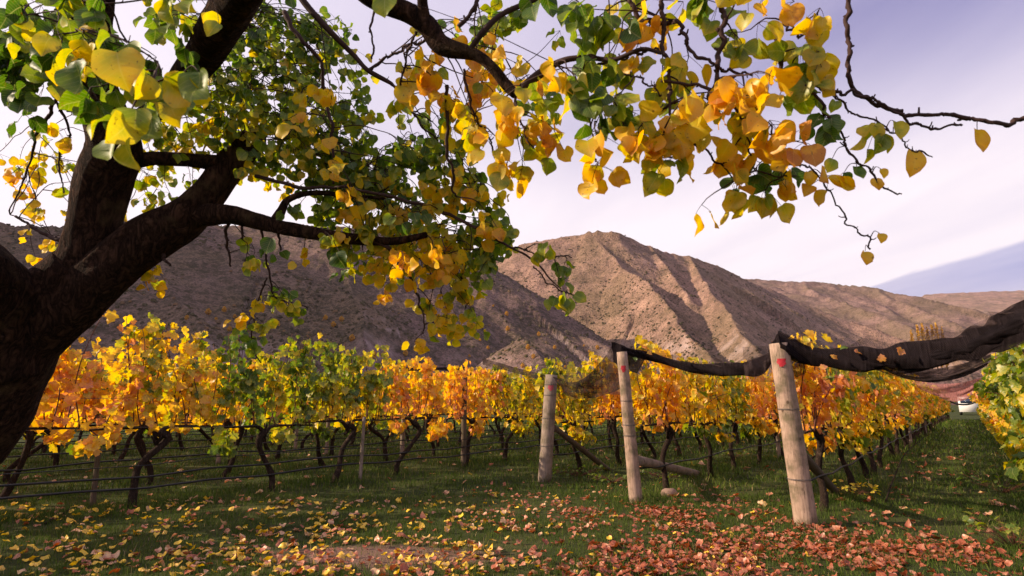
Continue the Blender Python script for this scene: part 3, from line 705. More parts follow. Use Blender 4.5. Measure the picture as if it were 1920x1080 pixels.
# row posts
def rowpost(u, n, mat, lab, r=0.05, h=2.0):
    b = RW(u, n); post('row_post', b, b+Vector((random.uniform(-.03, .03), random.uniform(-.03, .03), h)), r, r*0.9, mat, lab, None, 0.8, 'posts standing inside the vine rows')
def u_at(px, n):      # where the line of sight meets a row
    r = ray(px, 755); t_ = n/(r.x*NN.x+r.y*NN.y); return (r.x*UU.x+r.y*UU.y)*t_
rowpost(u_at(871, -8.75), -8.75, 'post_dark', 'dark round post in the long front row below the orange vine top', 0.062, 2.0)
rowpost(u_at(757, -11.05), -11.05, 'post_grey', 'light coloured post in the first row beyond the front row', 0.055)
rowpost(u_at(200, -9.3), -9.3, 'post_dark', 'short dark stake behind the gnarled vine at the left', 0.035, 0.75)
rowpost(u_at(667, -8.75)+0.12, -8.75+0.08, 'post_grey', 'slim stake close to a vine trunk in the front row', 0.032, 1.1)
for k, (uu, nn) in enumerate([(u_at(618, -13.35), -13.35), (u_at(1090, -8.75), -8.75), (15.5, -3.88), (22.5, -1.67), (30, -1.67), (22, -6.18), (21, 0.75), (14, 0.75), (u_at(560, -15.65), -15.65), (u_at(900, -15.65), -15.65), (u_at(420, -13.35), -13.35)]):
    b = RW(uu, nn); post('row_post', b, b+Vector((0, 0, 2.0)), 0.05, 0.046, 'post_grey', 'weathered post half hidden among the leaves of a back row', None, 0.8, 'half hidden row posts')
# braces
def brace(a, b, r, mat, lab):
    a = Vector(a); b = Vector(b); mb = MB(); n = 10; t_ = np.linspace(0, 1, n)[:, None]
    tube(mb, np.array(a-b)[None]*(1-t_), np.linspace(r, r*1.05, n), 12, 0.05, 2.5)
    o = link('brace_pole', mb.mesh('brace_pole', M[mat]), None, b); return tag(o, lab, 'brace pole', 'brace poles behind the end posts')
e1 = G(1145, 882); brace(b1+(t1-b1)*0.50+Vector((0.1, 0.05, 0)), e1+Vector((0, 0, -0.03)), 0.052, 'post_dark', 'steep round brace pole leaning on the grey end post')
e2 = G(1300, 892); brace(b2+(t2-b2)*0.27+Vector((0.08, 0.05, 0)), e2+Vector((0.1, 0.1, 0.02)), 0.068, 'post_grey', 'low thick brace pole behind the slim middle post')
e3 = G(1572, 925); brace(b3+(t3-b3)*0.38+Vector((0.1, 0.08, 0)), e3+Vector((0, 0, -0.03)), 0.055, 'post_dark', 'dark brace pole running down behind the pale leaning post')
# wires and hoses
for ri, rw in enumerate(ROWS):
    n = rw['n']; u0 = {0: 6.25, 1: 7.55, 2: 7.6, 3: 8.7}.get(ri, rw['u0']-0.8); u1 = rw['u1']
    specs = [(1.02, 0.0022, 'trellis_wire', 'wire', 'fruiting wire'), (1.42, 0.002, 'trellis_wire', 'wire', 'middle foliage wire'), (1.85, 0.002, 'trellis_wire', 'wire', 'top foliage wire')]
    specs += [(0.42, 0.013, 'irrigation_hose', 'hose', 'black drip hose')]
    if ri == 4: specs += [(0.27, 0.014, 'irrigation_hose', 'hose', 'lower black drip hose'), (0.56, 0.006, 'irrigation_hose', 'hose', 'upper thin black hose')]
    for (z, r, nm, mt, word) in specs:
        mb = MB(); us = np.arange(u0, u1, 0.8); c_u = us-u0
        sag = 0.018*np.sin(us*1.3+ri+z*7)+(0.02*np.sin(us*3.1+ri*2) if mt == 'hose' else 0)
        pts = np.stack([UU.x*us+NN.x*n, UU.y*us+NN.y*n, z+sag], -1)+np.array([NN.x, NN.y, 0])*0.05
        tube(mb, pts, r, 6)
        tag(link(nm, mb.mesh(nm, M[mt])), '%s stretched along the %s' % (word, rw['ph']), 'hose' if mt == 'hose' else 'wire', 'wires and hoses of the vine trellis')

# ------------------------------------------------------------------ bird netting
def net_roll(a, b, mid_sag, r0, r1, lab, mids=None, seed=0, veil=0.0):
    pts = [a]+(mids or [(Vector(a)+Vector(b))/2-Vector((0, 0, mid_sag))])+[b]
    root = empty('bird_net', Vector(pts[0]), 0, label=lab, cat='net', group='rolled bird nets strung between the end posts')
    pp, rr = smooth_path([Vector(p)-Vector(pts[0]) for p in pts], np.linspace(r0, r1, len(pts)), 130)
    rr = rr*(0.8+0.45*vnoise(np.linspace(0, 16, 130), seed+2))
    mb = MB(); tube(mb, pp-np.array([0, 0, 1])*rr[:, None]*0.2, rr*0.55, 18, 0.5, 8, seed=seed, flat=1.1); link('roll', mb.mesh('roll', M['net_roll']), root)
    Ls = np.concatenate([[0], np.cumsum(np.linalg.norm(np.diff(pp, axis=0), axis=1))])
    for q in range(6):      # loose folds of net lying over one another
        nv = 12; f = np.linspace(-1, 1, nv)[None, :]; e1_ = rr*(0.75+0.6*vnoise(Ls*3+q*7, q)); e2_ = rr*(0.80+0.6*vnoise(Ls*2.5+q*5, q+9))
        zz = np.where(f > 0, f*e1_[:, None], f*e2_[:, None]); depth_ = (q-2.5)*0.4*rr[:, None]*(1-0.5*f*f)+0.25*rr[:, None]*np.sin(Ls[:, None]*(9+3*q)+f*2.5+q)
        V = pp[:, None, :]+np.stack([depth_*0.35, depth_, zz], -1)
        uvq = np.stack([np.broadcast_to(Ls[:, None], zz.shape), zz], -1).reshape(-1, 2)
        i_ = np.arange(len(pp)-1)[:, None]*nv; j_ = np.arange(nv-1)[None, :]
        w = MB(); w.add(V.reshape(-1, 3), [np.stack([i_+j_, i_+nv+j_, i_+nv+j_+1, i_+j_+1], -1).reshape(-1, 4)], 0.5, uvq)
        link('fold', w.mesh('fold', M['net_fold']), root)
    if veil > 0:
        nu, nv = 130, 8; w = MB(); V = []; UVs = []
        L = np.concatenate([[0], np.cumsum(np.linalg.norm(np.diff(pp, axis=0), axis=1))])
        for i in range(nu):
            e = math.sin(PI*i/(nu-1))**0.5
            for j in range(nv):
                f = j/(nv-1); V.append(pp[i]+np.array([0.03*math.sin(i*.4+j), 0.05*math.sin(j*1.2+i*.23), rr[i]*0.5+veil*e*f*(0.6+0.6*math.sin(i*0.11)**2)])); UVs.append((L[i], f*veil))
        idx = np.array([(i*nv+j, (i+1)*nv+j, (i+1)*nv+j+1, i*nv+j+1) for i in range(nu-1) for j in range(nv-1)])
        w.add(V, [idx], 0.5, UVs); link('veil', w.mesh('veil', M['net_veil']), root)
    return root
tp1 = Vector(t1); tp2 = Vector(t2)+Vector((0, 0, 0.03)); tp3 = Vector(t3)+Vector((0, 0, 0.01)); tp4 = Vector(t4)+Vector((0, 0, 0.05))
net_roll(tp2, tp3, 0, 0.04, 0.085, 'sagging roll of black bird net between the middle post and the pale post',
         [P(1215, 668, 8.3), P(1300, 690, 8.0), P(1380, 692, 7.5), P(1430, 684, 7.2)], 1, 0.10)
net_roll(tp3, tp4, 0, 0.09, 0.112, 'thick black bird net roll rising from the pale post to the right edge',
         [P(1520, 668, 6.7), P(1620, 674, 6.3), P(1720, 668, 5.9), P(1820, 646, 5.4), P(1880, 620, 5.0)], 4, 0.16)
for k_, (px_l, py_l, d_l, c_l) in enumerate([(1521, 645, 6.5, .74), (1560, 668, 6.3, .85), (1612, 662, 6.1, .95), (1655, 676, 6.0, .92), (1540, 690, 6.4, .9), (1586, 650, 6.25, .12), (1690, 655, 5.8, .9), (1214, 662, 8.2, .88), (1275, 676, 7.95, .86)]):
    lab_l = '%s vine leaf caught in the black net, %s' % ('green' if c_l < .5 else 'golden' if c_l < .78 else 'orange brown', ['just right of the pale post', 'second from the pale post', 'fourth from the pale post', 'fifth from the pale post', 'low beside the pale post', 'on top of the roll', 'farthest out along the thick roll', 'beside the middle post', 'midway on the thin roll'][k_])
    o = leaf_obj('caught_leaf', leaf_var('vine', c_l, 'grape_leaf'), None, P(px_l, py_l, d_l), frames(np.array([[0.9*math.sin(k_*2), -0.1, -0.6*math.cos(k_)]]), np.array([[0.9*math.cos(k_*3), -0.6, 0.9]]))[0], 0.075); tag(o, lab_l, 'leaf', 'leaves caught in the net')
# cap of net over the pale post
def sheet(name, grid, mat, parent=None, lab=None, cat=None, group=None, uvs=None):
    nu, nv = len(grid), len(grid[0]); o0 = Vector(grid[0][0]) if parent is None else Vector((0, 0, 0))
    V = np.array([[list(Vector(p)-o0) for p in row] for row in grid]).reshape(-1, 3)
    g_ = np.array([[list(p) for p in row] for row in grid]); du = np.linalg.norm(np.diff(g_, axis=0), axis=2).mean(); dv = np.linalg.norm(np.diff(g_, axis=1), axis=2).mean()
    UVs = [(i*du, j*dv) for i in range(nu) for j in range(nv)]
    idx = np.array([(i*nv+j, (i+1)*nv+j, (i+1)*nv+j+1, i*nv+j+1) for i in range(nu-1) for j in range(nv-1)])
    mb = MB(); mb.add(V, [idx], 0.5, UVs); o = link(name, mb.mesh(name, M[mat]), parent, o0 if parent is None else None)
    if lab: tag(o, lab, cat, group)
    return o
def quad_sheet(c00, c10, c11, c01, nu, nv, bumpf, push):
    out = []
    for i in range(nu):
        row = []
        for j in range(nv):
            s, f = i/(nu-1), j/(nv-1); p = (Vector(c00)*(1-s)+Vector(c10)*s)*(1-f)+(Vector(c01)*(1-s)+Vector(c11)*s)*f
            row.append(p+Vector(push)*bumpf(s, f))
        out.append(row)
    return out
wr = lambda s, f: 0.5*math.sin(s*9+f*3)+0.3*math.sin(s*23-f*7)+0.25*math.sin(f*14+s*5)
# tent of net between grey post and middle post
gt = quad_sheet(P(1036, 706, 10.2), P(1150, 645, 8.7), P(1180, 720, 8.7), P(1060, 742, 10.2), 34, 12, lambda s, f: wr(s, f), (0.03, 0.06, 0.015))
for i, row in enumerate(gt):
    s = i/33
    for j in range(len(row)): row[j] = row[j]-Vector((0, 0, 0.30*math.sin(PI*s)*(1-0.6*j/11)))
sheet('net_sheet', gt, 'net_sheet', None, 'loose black net stretched like a tent from the grey post up to the middle post', 'net', 'loose net sheets')
gt = quad_sheet(P(1146, 641, 8.7), P(1215, 664, 8.4), P(1195, 700, 8.4), P(1150, 680, 8.7), 12, 8, lambda s, f: wr(s, f), (0.02, 0.05, 0.02))
sheet('net_sheet', gt, 'net_roll', None, 'dark peak of netting bunched over the top of the middle post', 'net', 'loose net sheets')
gt = quad_sheet(P(1392, 650, 7.05), P(1452, 648, 6.98), P(1450, 716, 6.98), P(1398, 716, 7.05), 16, 14, lambda s, f: wr(s*1.3, f), (0.02, 0.05, 0.0))
sheet('net_sheet', gt, 'net_veil', None, 'pale see-through net flap hanging left of the pale leaning post', 'net', 'loose net sheets')
gt = quad_sheet(P(1444, 642, 6.82), P(1500, 634, 7.0), P(1512, 700, 7.0), P(1492, 708, 7.0), 16, 14, lambda s, f: wr(s*1.3, f), (0.02, 0.05, 0.01))
sheet('net_sheet', gt, 'net_sheet', None, 'black net gathered over the top of the pale leaning post', 'net', 'loose net sheets')
# thin net along the top of the front rows
gt = quad_sheet(P(730, 690, 14.2), P(875, 688, 13.5), P(875, 694, 13.5), P(730, 696, 14.2), 20, 4, lambda s, f: wr(s, f), (0.0, 0.03, 0.01))
sheet('net_sheet', gt, 'net_roll', None, 'thin dark strip of net lying on the vine tops left of the orange vine', 'net', 'loose net sheets')
gt = quad_sheet(P(905, 672, 13.0), P(1030, 706, 10.6), P(1030, 716, 10.6), P(905, 684, 13.0), 20, 4, lambda s, f: wr(s, f), (0.0, 0.03, 0.01))
sheet('net_sheet', gt, 'net_sheet', None, 'narrow net strip running down to the grey end post', 'net', 'loose net sheets')
gt = quad_sheet(P(1060, 700, 10.0), P(1170, 700, 9.4), P(1170, 740, 9.4), P(1060, 735, 10.0), 20, 6, lambda s, f: wr(s, f), (0.0, 0.05, 0.01))
sheet('net_sheet', gt, 'net_veil', None, 'faint net veil low between the grey post and the middle post', 'net', 'loose net sheets')
# nets strung across the grass aisle farther in
def aisle_net(u, sag, drop, mat, lab):
    a = RW(u, -1.5, 2.15); b = RW(u, 0.35, 2.15); nu, nv = 26, 8; grid = []
    for i in range(nu):
        s = i/(nu-1); c = a*(1-s)+b*s-Vector((0, 0, sag*4*s*(1-s)))
        grid.append([c-Vector((0, 0, drop*(j/(nv-1))*(0.4+2.4*s*(1-s))))+UU*(0.12*math.sin(j*1.1+s*6)) for j in range(nv)])
    sheet('net_sheet', grid, mat, None, lab, 'net', 'nets hung across the grass aisle')
aisle_net(12.5, 0.22, 0.20, 'net_sheet', 'nearest dark net sagging across the grass aisle')
aisle_net(15.0, 0.28, 0.10, 'net_roll', 'thin dark rope of net sagging across the grass aisle')
aisle_net(24, 0.18, 0.45, 'net_far', 'reddish net sheet sagging across the aisle behind the dark nets')
aisle_net(33, 0.15, 0.60, 'net_far', 'second reddish net sheet across the aisle')
aisle_net(44, 0.12, 0.55, 'net_far', 'farthest reddish net sheet just above the white van')
tmb = MB(); pts = [RW(50, -1.4, 1.75), RW(50, -1.0, 1.35), RW(50, -0.45, 1.22), RW(50, 0.1, 1.35), RW(50, 0.5, 1.75)]
pp, rr = smooth_path([p-pts[0] for p in pts], [0.06]*5, 20); tube(tmb, pp, rr, 7)
tag(link('hose_loop', tmb.mesh('hose_loop', M['hose']), None, pts[0]), 'black hose loop drooping in front of the white van', 'hose')

# white van at the aisle's end
def boxv(mb, c, s, bev=0.0):
    x, y, z = [q/2 for q in s]; V = np.array([(i, j, k) for i in (-x, x) for j in (-y, y) for k in (-z, z)])+np.array(c)
    mb.add(V, [np.array([(0, 1, 3, 2), (4, 6, 7, 5), (0, 4, 5, 1), (2, 3, 7, 6), (0, 2, 6, 4), (1, 5, 7, 3)])])
vl = RW(84, -0.25); van = empty('parked_van', vl, ROWANG-PI/2, label='white van standing in the sun at the far end of the grass aisle', cat='van')
mb = MB(); prof = [(-2.2, 0.35), (2.1, 0.35), (2.2, 0.7), (2.1, 1.05), (1.45, 1.25), (0.9, 1.95), (-2.1, 2.0), (-2.2, 1.9)]
V = [(x, y, z) for x in (-0.95, 0.95) for (y, z) in prof]; n = len(prof)
mb.add(V, [np.array([(i, (i+1) % n, (i+1) % n+n, i+n) for i in range(n)]), np.array([list(range(n))[::-1]]), np.array([list(range(n, 2*n))])])
link('body', mb.mesh('body', M['white_paint'], False), van)
mb = MB(); boxv(mb, (0, -2.215, 1.55), (1.5, 0.02, 0.5)); link('rear_window', mb.mesh('rear_window', M['glass_dark'], False), van)
for x in (-0.85, 0.85):
    for y in (-1.4, 1.4):
        mb = MB(); tube(mb, np.array([(x-0.11, y, 0.33), (x+0.11, y, 0.33)]), 0.33, 18); link('wheel', mb.mesh('wheel', M['rubber'], False), van)

# ------------------------------------------------------------------ far trees
def blob_tree(r, h, w, kind):
    mb = MB(); N = 300; a = r.uniform(0, 2*PI, N); z = r.uniform(0.06, 1, N)
    prof = np.sin(PI*np.clip(z, 0, 1)**(0.7 if kind == 'poplar' else 0.9))**0.6
    rr = w*prof*np.sqrt(r.uniform(0.2, 1, N)); pos = np.stack([np.cos(a)*rr, np.sin(a)*rr, z*h], -1)
    D = r.normal(0, 1, (N, 3)); Nn = r.normal(0, 1, (N, 3))
    leaf_batch(mb, 'simple', pos, frames(D, Nn), np.full(N, w*(0.75 if kind == 'poplar' else 0.36))*r.uniform(0.6, 1.2, N), np.clip(r.normal(0.6, 0.25, N), 0, 1), r=r)
    tm = MB(); tube(tm, np.array([(0, 0, -0.6), (0, 0, h*0.5)]), [h*0.02, h*0.01], 6)
    return mb.mesh('crown', M['tree_leaf_far']), tm.mesh('trunk', M['vine_bark'])
pop = [blob_tree(np.random.default_rng(50+i), 1.0, 0.058, 'poplar') for i in range(3)]
for i, (pxx, hh) in enumerate([(1719, 26), (1732, 29), (1741, 30), (1750, 28), (1760, 29), (1768, 30), (1778, 28)]):
    b = PY(pxx, 700, c0.y-6); cme, tme = pop[i % 3]
    lx = b.x-c0.x; zb = 24*math.exp(-((lx/150)**4))-1.6
    o = empty('poplar_tree', (b.x, b.y, zb), random.uniform(0, 6), label='%s golden poplar from the left end of the far poplar row' % ORD[i], cat='tree', group='golden poplars in a row below the far ridge')
    o.scale = (hh*0.75, hh*0.75, hh); link('trunk', tme, o); link('crown', cme, o)
blob = [blob_tree(np.random.default_rng(70+i), 1.0, 0.42, 'round') for i in range(3)]
cands = []
rr_ = random.Random(5)
spots = [(610, 600), (625, 613), (640, 604), (600, 628), (950, 592), (952, 620), (990, 655), (1040, 655), (1095, 650), (1105, 662), (1120, 655), (390, 590), (420, 585), (405, 600), (440, 596), (455, 612),
         (470, 620), (430, 622), (545, 640), (575, 650), (700, 672), (720, 668), (900, 640), (915, 655), (870, 632), (1000, 672), (760, 668), (350, 600), (520, 612), (660, 640), (1010, 630), (925, 575), (980, 690), (880, 670), (840, 650), (1060, 690)]
for i, (a_, b_) in enumerate(spots):
    r_ = ray(a_, b_); ys = np.linspace(300, 1200, 700); xs = r_.x/r_.y*ys; zs = CAM_H+r_.z/r_.y*ys
    hh = soft_floor(terr_h(xs, ys, NEAR)); hit = np.where(hh > zs)[0]
    if len(hit) == 0: continue
    k = hit[0]; cme, tme = blob[i % 3]; hgt = rr_.uniform(3.5, 7.5)
    o = empty('autumn_tree', (xs[k], ys[k], hh[k]-0.5), rr_.uniform(0, 6), label='small orange tree dotted on the dark lower hillside', cat='tree', group='small autumn trees on the hillside')
    o.scale = (hgt, hgt, hgt); link('trunk', tme, o); link('crown', cme, o)

# ------------------------------------------------------------------ the apricot tree
TB = Vector((-3.26, 2.82, 0.0))
tree = empty('apricot_tree', TB, 0, label='gnarled dark apricot tree leaning in from the left, its branches arching over the picture', cat='tree')
inv_tree = Matrix.Translation(-TB)
NODES = []      # (pos, radius) of all wood
def limb(name, spec, n=40, sides=16, lump=0.16, lf=3.0, mat='bark', seed=0, lab=None, noise=0.0):
    """spec: (px, py, depth, half-width in px)"""
    pts = [P(a, b, d) for a, b, d, w in spec]; rad = [w*d/F*(0.93 if w > 30 else 1) for a, b, d, w in spec]
    pp, rr = smooth_path(pts, rad, n)
    if noise:
        s = np.linspace(0, 1, n)*len(spec)*2.2
        for j in range(3): pp[:, j] += noise*(vnoise(s*2.1, seed*7+j)-0.5)*np.minimum(1, np.linspace(0, 8, n))
    mb = MB(); tube(mb, pp-np.array(TB), rr, sides, lump, lf, seed=seed)
    o = link(name, mb.mesh(name, M[mat]), tree)
    if lab: o['label'] = lab
    for q, r_ in zip(pp, rr): NODES.append((q, r_))
    return pp, rr
# trunk and the three great limbs
tr_spec = [(-470, 1460, 2.5, 215), (-400, 1260, 2.5, 185), (-290, 1060, 2.52, 142), (-200, 930, 2.55, 122), (-118, 830, 2.58, 108), (-48, 740, 2.6, 106), (3, 670, 2.6, 92), (48, 612, 2.6, 78), (98, 560, 2.6, 66), (150, 500, 2.6, 50)]
limb('trunk', tr_spec, 90, 40, 0.13, 2.4, seed=1)
limb('limb', [(70, 630, 2.62, 52), (125, 548, 2.62, 54), (165, 480, 2.62, 50), (180, 400, 2.6, 44), (196, 330, 2.58, 47), (215, 275, 2.55, 45), (196, 215, 2.5, 38), (180, 165, 2.45, 36), (166, 90, 2.35, 42), (165, 10, 2.25, 46), (170, -120, 2.1, 46)],
     90, 30, 0.14, 3, seed=2, lab='upright limb rising above the fork')
limb('limb', [(36, 650, 2.6, 66), (128, 575, 2.6, 58), (206, 502, 2.6, 50), (280, 448, 2.62, 46), (345, 410, 2.65, 38), (390, 365, 2.7, 33), (425, 318, 2.75, 30), (455, 285, 2.8, 26), (482, 252, 2.8, 20), (492, 238, 2.8, 12)],
     80, 28, 0.15, 3, seed=3, lab='limb slanting up to the right')
limb('limb', [(10, 700, 2.55, 70), (-10, 610, 2.5, 84), (-35, 540, 2.4, 84), (-110, 500, 2.2, 75), (-260, 470, 2.0, 60)], 50, 28, 0.13, 3, seed=4, lab='limb arching out of the picture on the left')
limb('limb', [(215, 270, 2.55, 14), (260, 225, 2.55, 16), (310, 195, 2.5, 20), (345, 150, 2.4, 26), (375, 110, 2.3, 32), (405, 60, 2.15, 38), (440, 5, 2.0, 42), (490, -90, 1.8, 44)], 60, 24, 0.16, 4, seed=5, lab='upper limb leaning right at the top')
limb('limb', [(235, 305, 2.6, 14), (290, 297, 2.62, 13), (350, 300, 2.66, 12), (410, 305, 2.7, 14)], 30, 14, 0.2, 6, seed=6, lab='sunlit cross branch between the two limbs')
limb('branch', [(360, 405, 2.66, 22), (430, 402, 2.6, 17), (500, 420, 2.55, 14), (580, 436, 2.5, 12), (660, 448, 2.45, 10), (740, 452, 2.42, 8), (800, 440, 2.4, 6)], 60, 14, 0.16, 8, seed=7)
limb('branch', [(508, 420, 2.55, 7), (525, 400, 2.55, 9), (540, 375, 2.6, 6), (580, 362, 2.6, 5), (650, 366, 2.55, 4), (720, 372, 2.5, 3)], 40, 8, 0.15, 12, seed=8)
limb('branch', [(640, -60, 1.55, 24), (700, 0, 1.6, 17), (760, 22, 1.65, 18), (800, 48, 1.65, 19), (828, 84, 1.65, 19), (890, 102, 1.62, 11), (925, 128, 1.6, 10), (950, 160, 1.6, 10), (966, 176, 1.58, 9)], 70, 16, 0.14, 10, seed=9)
limb('branch', [(790, -60, 1.6, 9), (792, 0, 1.62, 10), (800, 50, 1.65, 12)], 16, 10, 0.14, 10, seed=10)
limb('branch', [(966, 176, 1.58, 8), (1010, 140, 1.55, 8), (1055, 114, 1.5, 6), (1100, 108, 1.48, 5), (1150, 112, 1.45, 4.5), (1205, 92, 1.42, 4), (1240, 100, 1.4, 3)], 50, 10, 0.14, 12, seed=11, mat='twig')
limb('branch', [(880, 95, 1.62, 5), (905, 60, 1.6, 6), (940, 28, 1.6, 5), (1000, 0, 1.6, 5), (1060, -30, 1.6, 5)], 40, 8, 0.15, 14, seed=12, mat='twig')
limb('branch', [(-60, 85, 1.9, 26), (0, 80, 1.9, 20), (50, 98, 1.85, 14), (90, 110, 1.85, 10)], 24, 12, 0.18, 10, seed=13)
limb('branch', [(540, -40, 2.0, 6), (575, 10, 2.0, 6.5), (620, 60, 2.0, 6), (665, 105, 2.05, 5), (690, 132, 2.05, 4.5), (735, 158, 2.1, 3)], 40, 8, 0.15, 14, seed=14, mat='twig')
TW = [ # (px,py,depth,halfwidth)
 [(532, 20, 2.3, 6), (560, 70, 2.3, 5), (600, 120, 2.35, 4), (606, 170, 2.4, 4), (622, 240, 2.4, 3.5), (627, 300, 2.4, 3), (625, 345, 2.4, 2)],
 [(690, 132, 2.05, 4), (725, 110, 2.05, 3), (760, 88, 2.0, 3), (800, 72, 1.95, 3)],
 [(700, 0, 1.9, 2.5), (698, 50, 1.9, 2.5), (697, 115, 1.9, 2)],
 [(838, 160, 1.9, 4.5), (838, 230, 1.92, 4), (843, 300, 1.95, 3.5), (852, 370, 2.0, 2.5)],
 [(735, 158, 2.1, 3), (765, 190, 2.1, 2.6), (790, 232, 2.1, 2.2), (820, 262, 2.15, 2)],
 [(480, 330, 2.7, 4), (560, 350, 2.6, 4), (660, 352, 2.5, 4), (760, 374, 2.4, 4), (830, 398, 2.3, 4), (890, 428, 2.25, 3.5), (950, 460, 2.2, 2.5), (1010, 500, 2.2, 2), (1050, 540, 2.2, 1.5)],
 [(700, 452, 2.42, 4), (730, 470, 2.42, 4), (770, 520, 2.45, 3), (790, 580, 2.5, 2), (795, 625, 2.5, 1.5)],
 [(1590, -40, 1.5, 5.5), (1592, 20, 1.5, 5.5), (1590, 80, 1.5, 5), (1592, 145, 1.5, 5), (1612, 176, 1.5, 5), (1650, 200, 1.5, 5), (1700, 212, 1.5, 4.5), (1760, 214, 1.48, 4), (1810, 220, 1.46, 5), (1860, 232, 1.44, 5), (1900, 228, 1.43, 5), (1960, 220, 1.4, 5.5)],
 [(1448, 50, 1.5, 6), (1462, 80, 1.5, 6), (1468, 115, 1.5, 5.5), (1468, 145, 1.5, 5), (1510, 160, 1.48, 4), (1560, 172, 1.48, 3.5), (1600, 176, 1.48, 3), (1650, 196, 1.48, 3), (1690, 222, 1.47, 2.6), (1730, 236, 1.47, 3), (1800, 236, 1.46, 2.5)],
 [(1468, 145, 1.5, 4), (1520, 170, 1.46, 3), (1545, 205, 1.46, 3), (1575, 242, 1.46, 2.6), (1590, 285, 1.46, 2.5), (1625, 318, 1.46, 2.3), (1655, 352, 1.46, 2), (1694, 366, 1.46, 1.5)],
 [(1560, 172, 1.48, 2.5), (1605, 222, 1.47, 2.2), (1650, 232, 1.47, 2), (1690, 262, 1.46, 2), (1720, 286, 1.46, 2), (1748, 296, 1.46, 1.5)],
 [(1355, -50, 1.4, 7), (1354, 30, 1.4, 6.5), (1352, 80, 1.4, 6), (1344, 135, 1.4, 5.5), (1325, 200, 1.4, 4.5), (1300, 250, 1.4, 3.5), (1284, 300, 1.4, 2.5)],
 [(1240, 0, 1.42, 5), (1244, 60, 1.42, 5), (1250, 120, 1.42, 4.5), (1258, 190, 1.42, 4), (1262, 236, 1.42, 3.5), (1300, 262, 1.42, 3), (1330, 285, 1.42, 2.5), (1360, 306, 1.42, 2.2), (1390, 262, 1.42, 2), (1405, 235, 1.42, 2)],
 [(1180, 0, 1.45, 5), (1210, 40, 1.45, 5), (1260, 36, 1.44, 5), (1282, 60, 1.42, 4.5), (1290, 90, 1.42, 4), (1330, 118, 1.4, 3.5), (1380, 135, 1.4, 3), (1415, 140, 1.4, 2.2)],
 [(1240, 152, 1.42, 3.5), (1300, 158, 1.4, 3.5), (1345, 180, 1.38, 3.5), (1380, 210, 1.38, 3), (1400, 230, 1.38, 2.5), (1440, 268, 1.4, 2.5), (1470, 292, 1.4, 2.2), (1520, 318, 1.42, 2), (1555, 360, 1.44, 1.8), (1570, 395, 1.45, 1.8), (1600, 430, 1.46, 1.7), (1636, 462, 1.46, 1.8)],
 [(1120, 120, 1.48, 2.5), (1170, 110, 1.46, 3), (1210, 93, 1.44, 3), (1240, 94, 1.42, 2.5)],
 [(1172, 138, 1.46, 2.2), (1200, 148, 1.45, 2.2), (1230, 168, 1.44, 2), (1245, 182, 1.44, 2)],
 [(1395, 240, 1.4, 2.4), (1410, 290, 1.4, 2), (1430, 330, 1.4, 1.8), (1490, 330, 1.4, 1.6)],
 [(1448, 50, 1.5, 3.5), (1480, 52, 1.5, 3), (1510, 70, 1.5, 2.5)],
 [(1210, 230, 1.44, 2.2), (1240, 200, 1.43, 2.5), (1262, 198, 1.42, 2.2)],
 [(30, 405, 2.7, 2.5), (70, 432, 2.7, 3.5), (110, 448, 2.7, 5), (140, 452, 2.68, 6)],
 [(90, 165, 2.4, 5), (105, 190, 2.5, 4), (75, 240, 2.6, 3.5), (62, 290, 2.7, 2.5), (40, 350, 2.7, 1.8), (20, 400, 2.7, 1.4)],
 [(105, 190, 2.5, 3), (130, 240, 2.6, 2.5), (110, 300, 2.7, 2), (120, 360, 2.7, 1.6)],
 [(430, 405, 2.6, 4), (425, 450, 2.65, 3), (432, 500, 2.7, 2)],
 [(488, 425, 2.55, 3), (500, 470, 2.6, 2.5), (505, 520, 2.65, 2), (520, 560, 2.7, 2), (575, 575, 2.7, 1.5)],
 [(452, 412, 2.58, 3), (455, 450, 2.58, 2.4)],
 [(520, 430, 2.55, 3), (526, 470, 2.55, 1.6)],
 [(500, 520, 2.65, 2), (480, 580, 2.7, 1.8), (470, 640, 2.75, 1.6), (490, 680, 2.8, 1.2)],
 [(300, 455, 2.6, 5), (305, 478, 2.6, 4), (316, 500, 2.6, 2.5)],
 [(950, 460, 2.2, 2.2), (985, 470, 2.2, 1.8), (1030, 478, 2.2, 1.6), (1075, 482, 2.2, 1.3)],
 [(1000, 500, 2.2, 1.6), (1040, 540, 2.2, 1.5), (1090, 560, 2.2, 1.3)],
 [(870, 130, 1.6, 3.5), (880, 190, 1.65, 2.8), (905, 240, 1.7, 2.4), (930, 300, 1.75, 2), (925, 350, 1.8, 1.6)],
 [(966, 176, 1.58, 3), (975, 230, 1.6, 2.4), (1000, 280, 1.6, 2)],
 [(1095, 108, 1.48, 3), (1092, 180, 1.48, 2.5), (1110, 250, 1.48, 2), (1112, 300, 1.48, 1.8)],
 [(780, 60, 1.66, 3), (760, 110, 1.8, 2.6), (748, 170, 1.9, 2)],
 [(860, 50, 1.6, 5), (885, 20, 1.6, 4.5), (895, -30, 1.6, 4)],
]
def twigpath(spec, seed):
    pts = [P(*s[:3]) for s in spec]; rad = [s[3]*s[2]/F for s in spec]; n = 10*len(spec)
    pp, rr = smooth_path(pts, rad, n); s = np.linspace(0, len(spec)*2.3, n)
    for j in range(3): pp[:, j] += 0.016*(vnoise(s*1.2, seed*7+j)-0.5)*np.minimum(1, np.linspace(0, 6, n))+0.004*(vnoise(s*4.0, seed*5+j)-0.5)
    rr = rr*0.8*(0.85+0.4*vnoise(np.linspace(0, n*0.9, n), seed+60)); return pp, rr
